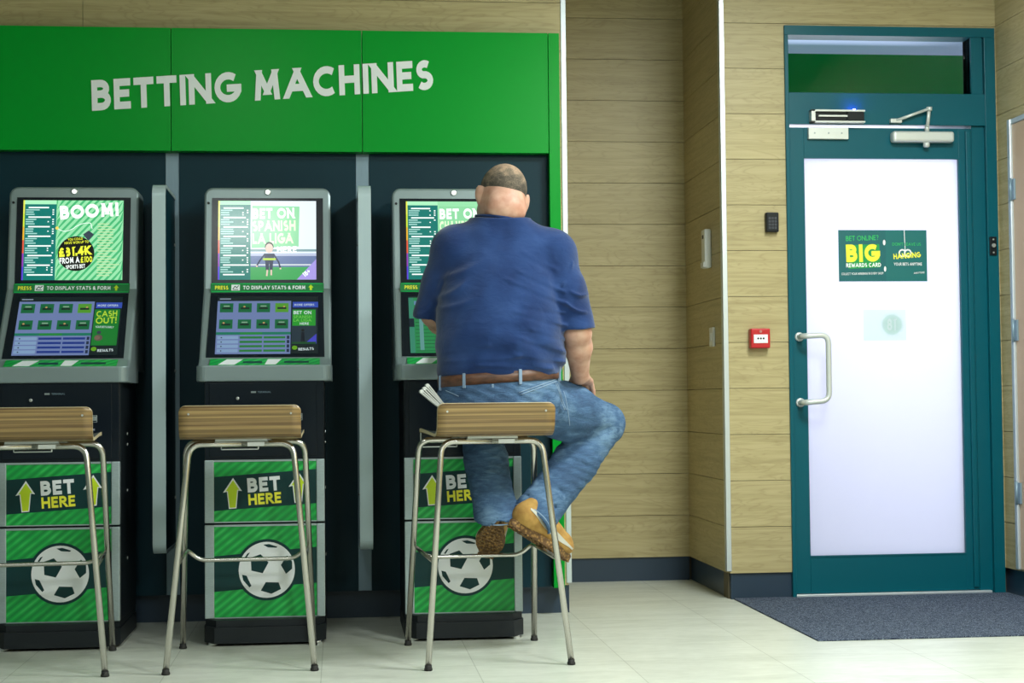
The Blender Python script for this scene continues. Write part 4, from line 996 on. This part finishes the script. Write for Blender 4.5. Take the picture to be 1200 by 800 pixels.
def hand(S, wrist, fwd, palm, mirror, curl, k=.008):
    """palm plus four unequal bent fingers and a thumb leaving the side of the palm"""
    fwd = fwd/np.linalg.norm(fwd); palm = palm-fwd*(palm@fwd); palm /= np.linalg.norm(palm); side = np.cross(fwd, palm)*mirror
    P = lambda a, b, c: wrist+fwd*a+side*b+palm*c
    for b in (-.026, -.009, .009, .026): S.cone(P(.012, b*.7, 0), P(.082, b*1.12, 0), .0135, .0118, .016)
    for i, (b, L) in enumerate(((-.031, .060), (-.011, .078), (.010, .084), (.030, .074))):
        c = curl[i]; p = P(.084, b, 0); a = 0; seg = (L*.45, L*.31, L*.24); r = .0098
        for j, s_ in enumerate(seg):
            a += c*(.9 if j == 0 else .75); d = fwd*math.cos(a)+palm*math.sin(a)+side*(b*.8)
            q = p+d/np.linalg.norm(d)*s_; S.cone(p, q, r, r-.0012, .005); p = q; r -= .001
    p0_, p1_, p2_, p3_ = P(.020, .026, .008), P(.045, .050, .018), P(.070, .060, .026), P(.090, .060, .034)
    S.chain([p0_, p1_, p2_, p3_], [.017, .0135, .0115, .0095], k)

S = SDF((.22, 5.34, .26), (1.09, 6.22, 1.72), .0052)
# trunk
S.loft([(.79, .55, 5.58, .15, .12), (.88, .55, 5.58, .185, .145), (.97, .552, 5.585, .188, .15), (1.10, .555, 5.59, .192, .16), (1.25, .56, 5.60, .188, .145), (1.36, .565, 5.615, .155, .09), (1.43, .565, 5.61, .10, .055)], 2.3)
S.cone((.563, 5.612, 1.42), (.564, 5.600, 1.535), .060, .077, .03)
S.cone((.568, 5.63, 1.44), (.560, 5.665, 1.535), .06, .052, .04)
S.ell(hd_(0, -.004, .008), (.0785, .094, .092), HR, .03)          # skull
S.ell(hd_(0, .026, -.052), (.064, .066, .066), HR, .03)           # face
S.ell(hd_(0, .060, -.095), (.034, .030, .024), HR, .02)           # chin
S.ell(hd_(0, -.062, -.060), (.060, .030, .030), HR, .03)         # nape fold
S.ell(hd_(0, -.058, -.088), (.064, .032, .03), HR, .03)
S.cone(hd_(0, .085, -.018), hd_(0, .108, -.052), .009, .015, .012)  # nose
for s_ in (-1, 1):
    S.ell(hd_(s_*.014, .098, -.052), (.009, .009, .007), HR, .008)
    S.ell(hd_(s_*.030, .078, -.002), (.022, .012, .008), HR, .012)    # brow
    S.ell(hd_(s_*.032, .082, -.020), (.013, .010, .008), HR, .004)    # eye
    S.ell(hd_(s_*.045, .062, -.055), (.022, .024, .024), HR, .02)     # cheek
    S.ell(hd_(s_*.0865, -.008, -.022), (.008, .019, .033), HR@rotm(0, R(s_*8), R(s_*-38)), .004)    # ear
    S.ell(hd_(s_*.0825, .000, -.050), (.007, .012, .012), HR, .006)
S.ell(hd_(0, .090, -.078), (.024, .010, .005), HR, .004); S.ell(hd_(0, .089, -.086), (.021, .010, .005), HR, .004)   # lips
# arms
S.cone((.52, 5.61, 1.40), SL, .055, .066, .03); S.chain([SL, (SL+EL)/2, EL], [.066, .055, .046], .02)
S.chain([EL, EL+(WL-EL)*.3, WL], [.046, .048, .029], .02)
S.cone((.61, 5.61, 1.40), SR, .055, .068, .03); S.chain([SR, (SR+ER)/2, ER], [.068, .058, .048], .02)
S.chain([ER, ER+(WR-ER)*.35, WR], [.0475, .047, .030], .02)
hand(S, WL, V3(.10, .95, .12), V3(.25, .1, -1), -1, (1.1, 1.0, .8, .22))
hand(S, WR, V3(.22, .93, -.26), V3(.15, -.28, -1), 1, (.5, .42, .38, .35))
# legs under the jeans
for H_, K_, A_ in ((HL, KL, AL), (HRt, KR, AR)):
    S.chain([H_, (H_+K_)/2, K_], [.085, .072, .054], .03); S.chain([K_, K_+(A_-K_)*.3, A_], [.054, .054, .036], .02)
mine(S.mesh('body', M['skin']))

# eyes sit on the face
for s_ in (-1, 1):
    e_ = hd_(s_*.032, .089, -.020); mb = MB(); mb.lathe((0, 0, 0), [(.0005, .006), (.0035, .0052), (.006, .002), (.006, -.002), (.001, -.006)], 'y', 14); o = mb.build('eye', mat('eye_white', (.6, .6, .58), .2)); o.location = e_; mine(o)

# hair: short grey band, balding crown
S = SDF((.46, 5.49, 1.47), (.70, 5.76, 1.72), .003)
S.ell(hd_(0, -.004, .008), (.0805, .096, .094), HR, 0)
X, Y, Z = S.grid(); P = np.stack([X-HC[0], Y-HC[1], Z-HC[2]], -1)@HR.astype(np.float32)
lx, ly, lz = P[..., 0], P[..., 1], P[..., 2]
edge = np.where(ly < .0, -.030+.012*np.cos(lx*25)*0-(ly+.05)*.10, -.012+ly*.9)
edge += .003*np.sin(lx*210)+.002*np.sin(lx*731+1)*np.cos(ly*500)
S.F = np.maximum(S.F, edge-lz); S.F = np.maximum(S.F, (ly-.038)-(lz-.02)*.2); S.F = np.maximum(S.F, -(S.F+.010)*1.0)
mine(S.mesh('hair', M['hair']))

# t-shirt
S = SDF((.17, 5.30, .90), (1.0, 5.90, 1.56), .005)
sl_e, sr_e = SL+(EL-SL)*1.02+V3(-.006, -.01, 0), SR+(ER-SR)*.98
S.chain([SL, SL+(EL-SL)*.5, sl_e+V3(0, .0, 0)], [.082, .074, .068], .035)
S.chain([SR, SR+(ER-SR)*.5, sr_e], [.084, .076, .068], .035)
X, Y, Z = S.grid()
# sleeve openings, neck opening, straight hem
def plane_cut(p, n, lim):
    n = n/np.linalg.norm(n); d = (X-p[0])*n[0]+(Y-p[1])*n[1]+(Z-p[2])*n[2]; m_ = (np.sqrt((X-p[0])**2+(Y-p[1])**2+(Z-p[2])**2) < lim)
    S.F[...] = np.where(m_, np.maximum(S.F, d), S.F)
plane_cut(sl_e, V3(.10, .30, -1)*1.0, .13); plane_cut(sr_e, V3(.05, .0, -1), .13)
S.cone(SL+(EL-SL)*.72, EL+(EL-SL)*.35, .055, .054, 0, 'sub'); S.cone(SR+(ER-SR)*.80, ER+(ER-SR)*.3, .056, .055, 0, 'sub')
S.loft([(.940, .553, 5.585, .204, .158), (.962, .553, 5.585, .213, .168), (1.0, .554, 5.585, .220, .178), (1.06, .556, 5.585, .223, .186), (1.13, .556, 5.590, .221, .186), (1.22, .558, 5.595, .214, .170), (1.30, .561, 5.60, .205, .150), (1.37, .562, 5.605, .185, .128), (1.42, .562, 5.605, .152, .106), (1.462, .562, 5.60, .115, .09), (1.493, .560, 5.597, .097, .085)], 2.25, .02)
S.cone((.50, 5.60, 1.415), (.420, 5.607, 1.388), .075, .083, .05); S.cone((.62, 5.60, 1.412), (.730, 5.60, 1.375), .078, .086, .05)
X, Y, Z = S.grid()
# folds in the cloth of the back: pulled ridges between armpits, waist and shoulder blades (x, z ends, width, height)
def fold(x0, z0, x1, z1, wd, amp, side=None):
    dx, dz = x1-x0, z1-z0; L = math.hypot(dx, dz); t_ = ((X-x0)*dx+(Z-z0)*dz)/L**2; q = np.clip(t_, 0, 1)
    bow = .010*np.sin(q*math.pi)
    dist = np.hypot(X-x0-q*dx, Z-z0-q*dz+bow); taper = np.sin(np.clip(q*.9+.08, 0, 1)*math.pi)**.6
    sgn = (-(X-x0)*dz+(Z-z0)*dx)/L+bow*.9
    g_ = np.exp(-(dist/wd)**2)*taper*amp*(1.2-1.5*np.tanh(sgn/wd))
    back = 1/(1+np.exp((Y-5.62)/.03)); S.F -= (2.3*g_*back).astype(np.float32)
for q in [(.765, 1.235, .60, 1.305, .008, .0042), (.768, 1.195, .56, 1.275, .009, .0045), (.765, 1.165, .62, 1.185, .007, .0038), (.77, 1.12, .585, 1.165, .008, .004), (.772, 1.075, .64, 1.105, .007, .004), (.768, 1.03, .60, 1.075, .009, .0048),
          (.77, .995, .58, 1.02, .008, .0050), (.72, .972, .46, .985, .008, .0045), (.60, 1.01, .37, 1.0, .009, .0042), (.50, 1.05, .345, 1.03, .007, .003), (.33, 1.225, .43, 1.275, .012, .0022), (.33, 1.19, .45, 1.215, .013, .0018), (.33, 1.29, .50, 1.35, .014, .0016), (.74, 1.31, .62, 1.37, .010, .0025),
          (.76, 1.26, .80, 1.34, .006, .004), (.775, 1.20, .85, 1.17, .007, .004), (.79, 1.24, .86, 1.235, .007, .003), (.30, 1.20, .35, 1.28, .007, .003), (.27, 1.17, .33, 1.21, .006, .003)]: fold(*q)
ridge = .0038*np.sin(Z*55+X*16+4*np.sin(X*9))*np.exp(-((Z-1.02)/.11)**2)+.0012*np.sin(X*60-Z*38)
S.F -= (ridge*np.clip((1.45-Z)*8, 0, 1)).astype(np.float32)
X, Y, Z = S.grid(); S.F = np.maximum(S.F, (.950+(X-.55)*.05+.004*np.sin(X*34))-Z)
S.cone((.563, 5.594, 1.475), (.566, 5.60, 1.56), .076, .082, 0, 'sub')
shirt = mine(S.mesh('t_shirt', M['shirt']))
# collar rib
mb = MB(); pts = []
for k in range(33):
    a = 2*math.pi*k/32; pts.append((.562+.0855*math.cos(a), 5.600+.080*math.sin(a), 1.4945-.016*(math.sin(a) > 0)*math.sin(a)**2-.012*math.cos(a)))
mb.tube(pts, .0055, 8, caps=False); o = mb.build('collar', M['shirt'], shirt)

# jeans
S = SDF((.26, 5.34, .38), (1.10, 6.02, 1.02), .005)
fl_, fr2 = AL+(AL-KL)*.095, AR+(AR-KR)*.11
def leg(H_, K_, A_, f2, rad, kk, n, p, ri):     # one trouser leg: thigh, shank, level hem, hollow end
    S.chain([H_, (H_+K_)/2, K_], rad[:3], kk); S.chain([K_, K_+(A_-K_)*.45, A_, f2], rad[3:], .02)
    X, Y, Z = S.grid(); n = n/np.linalg.norm(n); d = (X-p[0])*n[0]+(Y-p[1])*n[1]+(Z-p[2])*n[2]
    m_ = np.sqrt((X-f2[0])**2+(Y-f2[1])**2+(Z-f2[2])**2) < .15
    S.F[...] = np.where(m_, np.maximum(S.F, d), S.F)
    S.cone(f2+(K_-A_)*.16, f2+(A_-K_)*.3, ri-.004, ri+.002, 0, 'sub')
leg(HL, KL, AL, fl_, [.100, .092, .074, .073, .076, .075, .079], .03, V3(.02, .25, -1), fl_+V3(0, 0, .004), .067)
F_left = S.F.copy(); S.F[...] = .3
leg(HRt, KR, AR, fr2, [.106, .096, .074, .074, .080, .076, .078], .045, AR-KR, fr2, .071)
S.loft([(.766, .548, 5.58, .165, .14), (.80, .548, 5.58, .200, .165), (.86, .549, 5.582, .212, .172), (.92, .550, 5.585, .209, .166), (.972, .552, 5.585, .200, .154)], 2.3, .02)
hh_ = np.maximum(.02-np.abs(S.F-F_left), 0)/.02; S.F = np.minimum(S.F, F_left)-hh_*hh_*.005*(S.grid()[2] > .62)
X, Y, Z = S.grid()
# creases: behind the knee, along the thighs, stacking above the hems
def crease(a, b, wd, amp):
    a, b = np.array(a, float), np.array(b, float); ab = b-a; t_ = np.clip(((X-a[0])*ab[0]+(Y-a[1])*ab[1]+(Z-a[2])*ab[2])/(ab@ab), 0, 1)
    d = np.sqrt((X-a[0]-t_*ab[0])**2+(Y-a[1]-t_*ab[1])**2+(Z-a[2]-t_*ab[2])**2)
    S.F += (np.exp(-(d/wd)**2)*amp*np.sin(np.clip(t_*.9+.08, 0, 1)*math.pi)).astype(np.float32)
crease((.75, 5.60, .742), (1.0, 5.81, .765), .012, .014); crease((.80, 5.60, .70), (.98, 5.80, .73), .014, -.008)
for i, (u, am) in enumerate(((.30, .008), (.46, .009), (.62, .007), (.76, .009), (.88, .008))):
    c0 = KR+(AR-KR)*u; crease(c0+V3(-.08, -.05, .03), c0+V3(.05, -.08, -.03+.02*(i % 2)), .009, am)
    c0 = KL+(AL-KL)*u; crease(c0+V3(-.06, -.06, -.012*(i % 2)), c0+V3(.06, -.06, .015), .009, am*.8)
for a, b in (((.70, 5.50, .93), (.86, 5.70, .88)), ((.68, 5.49, .88), (.88, 5.66, .83)), ((.70, 5.50, .83), (.90, 5.70, .79)), ((.80, 5.62, .90), (.97, 5.80, .85))): crease(a, b, .008, .006)
S.F -= (.0012*np.sin(X*90+Z*120+5*np.sin(Z*20))).astype(np.float32)
S.F = np.maximum(S.F, Z-(.957+(X-.55)*.07)); S.F = np.maximum(S.F, np.where((X < .715) & (Y < 5.77), .770-Z, -1) if False else -1)
jeans = mine(S.mesh('jeans', M['denim']))
Jc = (.5505, 5.585)
def waist(a, grow, z, n=2.3):
    c, s_ = math.cos(a), math.sin(a); return (Jc[0]+(.205+grow)*math.copysign(abs(c)**(2/n), c), Jc[1]+(.160+grow)*math.copysign(abs(s_)**(2/n), s_), z)
def wz(a): return .07*(.205*math.cos(a))
# belt: a flat strap round the waist
vs_, fs = [], []; N_ = 72
for k in range(N_):
    a = 2*math.pi*k/N_; z = wz(a)+.948
    for g_, dz in ((.0035, -.019), (.0075, -.018), (.0075, .018), (.0035, .019)): vs_.append(waist(a, g_, z+dz))
for k in range(N_):
    for j in range(4): fs.append((k*4+j, ((k+1) % N_)*4+j, ((k+1) % N_)*4+(j+1) % 4, k*4+(j+1) % 4))
belt = mine(link('belt', vs_, fs, M['leather'])); belt['label'] = 'brown leather belt'
for p in belt.data.polygons: p.use_smooth = True
def patch(name, a0, a1, z0, z1, g0, g1, m_, par):
    vv_ = []; n = 4
    for i in range(n+1):
        a = a0+(a1-a0)*i/n
        for g_, z in ((g0, z0), (g1, z0+.003), (g1, z1-.003), (g0, z1)): vv_.append(waist(a, g_, z+wz(a)))
    ff = [(i*4+j, (i+1)*4+j, (i+1)*4+(j+1) % 4, i*4+(j+1) % 4) for i in range(n) for j in range(4)]+[(0, 1, 2, 3), (n*4+3, n*4+2, n*4+1, n*4)]
    o = link(name, vv_, ff, m_); o.parent = par; o.matrix_parent_inverse = MINV@Matrix() if False else Matrix.Identity(4); return o
def ang_of(px):         # angle on the waist ring at a given x on the back side
    best = min((abs(waist(R(a), 0, 0)[0]-px), a) for a in range(181, 360)); return R(best[1])
for x in (.352, .425, .602, .742):
    a = ang_of(x); patch('belt_loop', a-.022, a+.022, .918, .972, .004, .0125, M['denim_edge'], jeans)
a = ang_of(.515); patch('waist_seam', a-.012, a+.012, .880, .928, .002, .008, M['denim_edge'], jeans)
# back pocket seams
def seam(pts, nm='pocket_seam', r=.0016):
    mb = MB(); mb.tube(pts, r, 6); o = mb.build(nm, M['denim_edge'], jeans); return o
from mathutils.bvhtree import BVHTree
bv = BVHTree.FromPolygons([v.co for v in jeans.data.vertices], [tuple(p.vertices) for p in jeans.data.polygons])
def onback(x, z, out=.0008):
    h_ = bv.ray_cast(Vector((x, 5.2, z)), Vector((0, 1, 0))); return (h_[0]+Vector((0, -out, 0))) if h_[0] else Vector((x, 5.45, z))
def seam2(x0, z0, x1, z1, nm='pocket_seam'):
    seam([onback(x0+(x1-x0)*i/14, z0+(z1-z0)*i/14) for i in range(15)], nm)
seam2(.600, .895, .735, .940); seam2(.604, .888, .738, .933); seam2(.360, .905, .400, .885); seam2(.735, .925, .775, .835); seam2(.742, .925, .782, .835)
seam2(.775, .90, .80, .78, 'side_seam')
for A_, K_, f2, r in ((AL, KL, fl_, .0745), (AR, KR, fr2, .0785)):
    n = Vector(A_-K_).normalized() if r > .075 else Vector((.02, .25, -1)).normalized(); a = n.orthogonal().normalized(); b = n.cross(a); c = Vector(f2)-n*(.010 if r > .075 else .012)+(Vector((0, 0, 0)) if r > .075 else Vector((0, .004, 0)))
    seam([c+(a*math.cos(2*math.pi*k/28)+b*math.sin(2*math.pi*k/28))*r for k in range(29)], 'hem', .0022)

# shoes
def shoe(heel, fwd, up):
    fwd = Vector(fwd).normalized(); up = Vector(up); up = (up-fwd*up.dot(fwd)).normalized(); side = up.cross(fwd)
    Mx = Matrix((fwd, side, up)).transposed().to_4x4(); Mx.translation = Vector(heel)-fwd*.02
    L = .295
    S = SDF((-.03, -.07, -.03), (.33, .07, .15), .004)
    S.cone((.045, 0, .045), (.235, 0, .036), .043, .040, .02); S.ell((.235, .004, .030), (.062, .050, .034), None, .02); S.ell((.045, 0, .045), (.047, .040, .046), None, .02)
    S.cone((.05, 0, .05), (.062, 0, .088), .041, .040, .02); S.cone((.07, 0, .085), (.18, 0, .055), .034, .030, .03)
    X, Y, Z = S.grid(); S.F = np.maximum(S.F, .010-Z); S.F = np.maximum(S.F, Z-.112)
    for q in range(5): S.F += (np.exp(-((X-(.105+.017*q))/.0035)**2)*np.exp(-(Y/.022)**2)*np.clip((Z-.05)*60, 0, 1)*.003*(1 if q % 2 else -1.5)).astype(np.float32)
    u = S.mesh('shoe', M['suede']); u.parent = man; u.matrix_parent_inverse = MINV; u.matrix_basis = Mx; u['label'] = 'tan suede trainer with pale side stripe'
    # sole outline
    out = []
    for k in range(40):
        a = 2*math.pi*k/40; x = .150-.155*math.cos(a); t_ = x/.3
        wv = (.034+.018*math.sin(max(0, min(1, (t_-.35)/.55))*math.pi)) if True else 0
        y = math.copysign(abs(math.sin(a))**.7*wv*1.02, math.sin(a)); out.append((x, y))
    mb = MB(); mb.prism(out, 'z', -.012, .014)
    bmesh.ops.bevel(mb.bm, geom=[e for e in mb.bm.edges if abs(e.verts[0].co.z-e.verts[1].co.z) < .001], offset=.003, segments=2, affect='EDGES')
    so = mb.build('sole', M['sole'], u)
    mb = MB()
    for i in range(11):
        x = .02+i*.026; 
        for y in (-.022, 0, .022): mb.box(x-.008, x+.008, y-.008, y+.008, -.016, -.011, bev=.002)
    mb.build('tread', M['sole'], u)
    for s_ in (-1, 1):       # curved stripe on each flank
        B = BVHTree.FromPolygons([v.co for v in u.data.vertices], [tuple(p.vertices) for p in u.data.polygons])
        vv_, ff = [], []
        for i in range(21):
            t_ = i/20; x = .02+.245*t_; zc = .030+.040*(1-t_)**1.4; hw_ = .0035+.0085*math.sin(min(1, t_*1.1)*math.pi)
            for z in (zc-hw_, zc+hw_):
                h_ = B.ray_cast(Vector((x, s_*.2, z)), Vector((0, -s_, 0))); p = h_[0] if h_[0] else Vector((x, s_*.04, z)); vv_.append(p+Vector((0, s_*.0014, 0)))
        for i in range(20): ff.append((2*i, 2*i+1, 2*i+3, 2*i+2))
        o = link('side_stripe', vv_, ff, M['stripe'], u)
        md = o.modifiers.new('s', 'SOLIDIFY'); md.thickness = .0025; md.offset = 0
    mb = MB()
    for q in range(5): mb.tube([(.105+.019*q, -.020, .083-.006*q), (.108+.019*q, 0, .092-.007*q), (.105+.019*q, .020, .083-.006*q)], .0028, 6)
    mb.build('laces', M['stripe'], u)
    return u
shoe((.604, 5.612, .440), (.70, .50, -.46), (.40, .10, .86))
shoe((.545, 5.672, .452), (-.06, .86, -.50), (.35, .42, .80))
bpy.context.view_layer.update()

# folded paper tucked beside the left hip
t_ = tag(MB().box(0, 0, 0, 0, 0, 0).build('tmp', M['paper']), '', '') if False else None
mb = MB(); a_, b_ = Vector((.288, 5.470, .912)), Vector((.362, 5.500, .838)); d = (b_-a_).normalized(); n_ = Vector((d.z, 0, -d.x))
def sheet(off, thick, wd, flare):
    pts = []
    for i in range(9): 
        t_ = i/8; pts.append(a_+(b_-a_)*t_+n_*(off*(1-t_*.7)+flare*math.sin(t_*3)))
    for i in range(8):
        p, q = pts[i], pts[i+1]
        vs2 = [mb.bm.verts.new(v) for v in (p-n_*thick, q-n_*thick, q+n_*thick, p+n_*thick)]+[mb.bm.verts.new(v+Vector((0, wd, 0))) for v in (p-n_*thick, q-n_*thick, q+n_*thick, p+n_*thick)]
        for qd in ((0, 1, 2, 3), (7, 6, 5, 4), (0, 4, 5, 1), (1, 5, 6, 2), (2, 6, 7, 3), (3, 7, 4, 0)): mb.bm.faces.new([vs2[j] for j in qd])
for off in (-.019, -.012, -.005, .003, .011, .018): sheet(off, .0022, .09, .002*(off > 0)-.001)
for off in (-.015, .0, .014): mb.tube([a_+n_*off+Vector((0, 0, 0)), a_+n_*off+Vector((0, .09, 0))], .0065, 10)
tag(mb.build('folded_newspaper', M['paper']), 'white folded newspaper wedged between the man\'s left hip and the seat', 'newspaper')

# ------------------------------------------------------------------ ceiling lamps
lbl = ['square ceiling light panel above the alcove and door', 'square ceiling light panel in the middle of the right row', 'square ceiling light panel at the rear end of the right row', 'square ceiling light panel over the stools', 'square ceiling light panel at the rear end of the left row']
for (x, y, p), lb in zip(LIGHTS, lbl):
    t_ = thing('ceiling_light', lb, 'ceiling light', (x, y, CEIL), 0, 'square ceiling lights')
    mb = MB(); e = .3
    for b in ((-e, e, -e, -e+.02), (-e, e, e-.02, e), (-e, -e+.02, -e, e), (e-.02, e, -e, e)): mb.box(*b, -.035, 0)
    mb.build('frame', M['white_paint'], t_)
    MB().box(-e+.02, e-.02, -e+.02, e-.02, -.03, -.005).build('diffuser', M['diffuser'], t_)
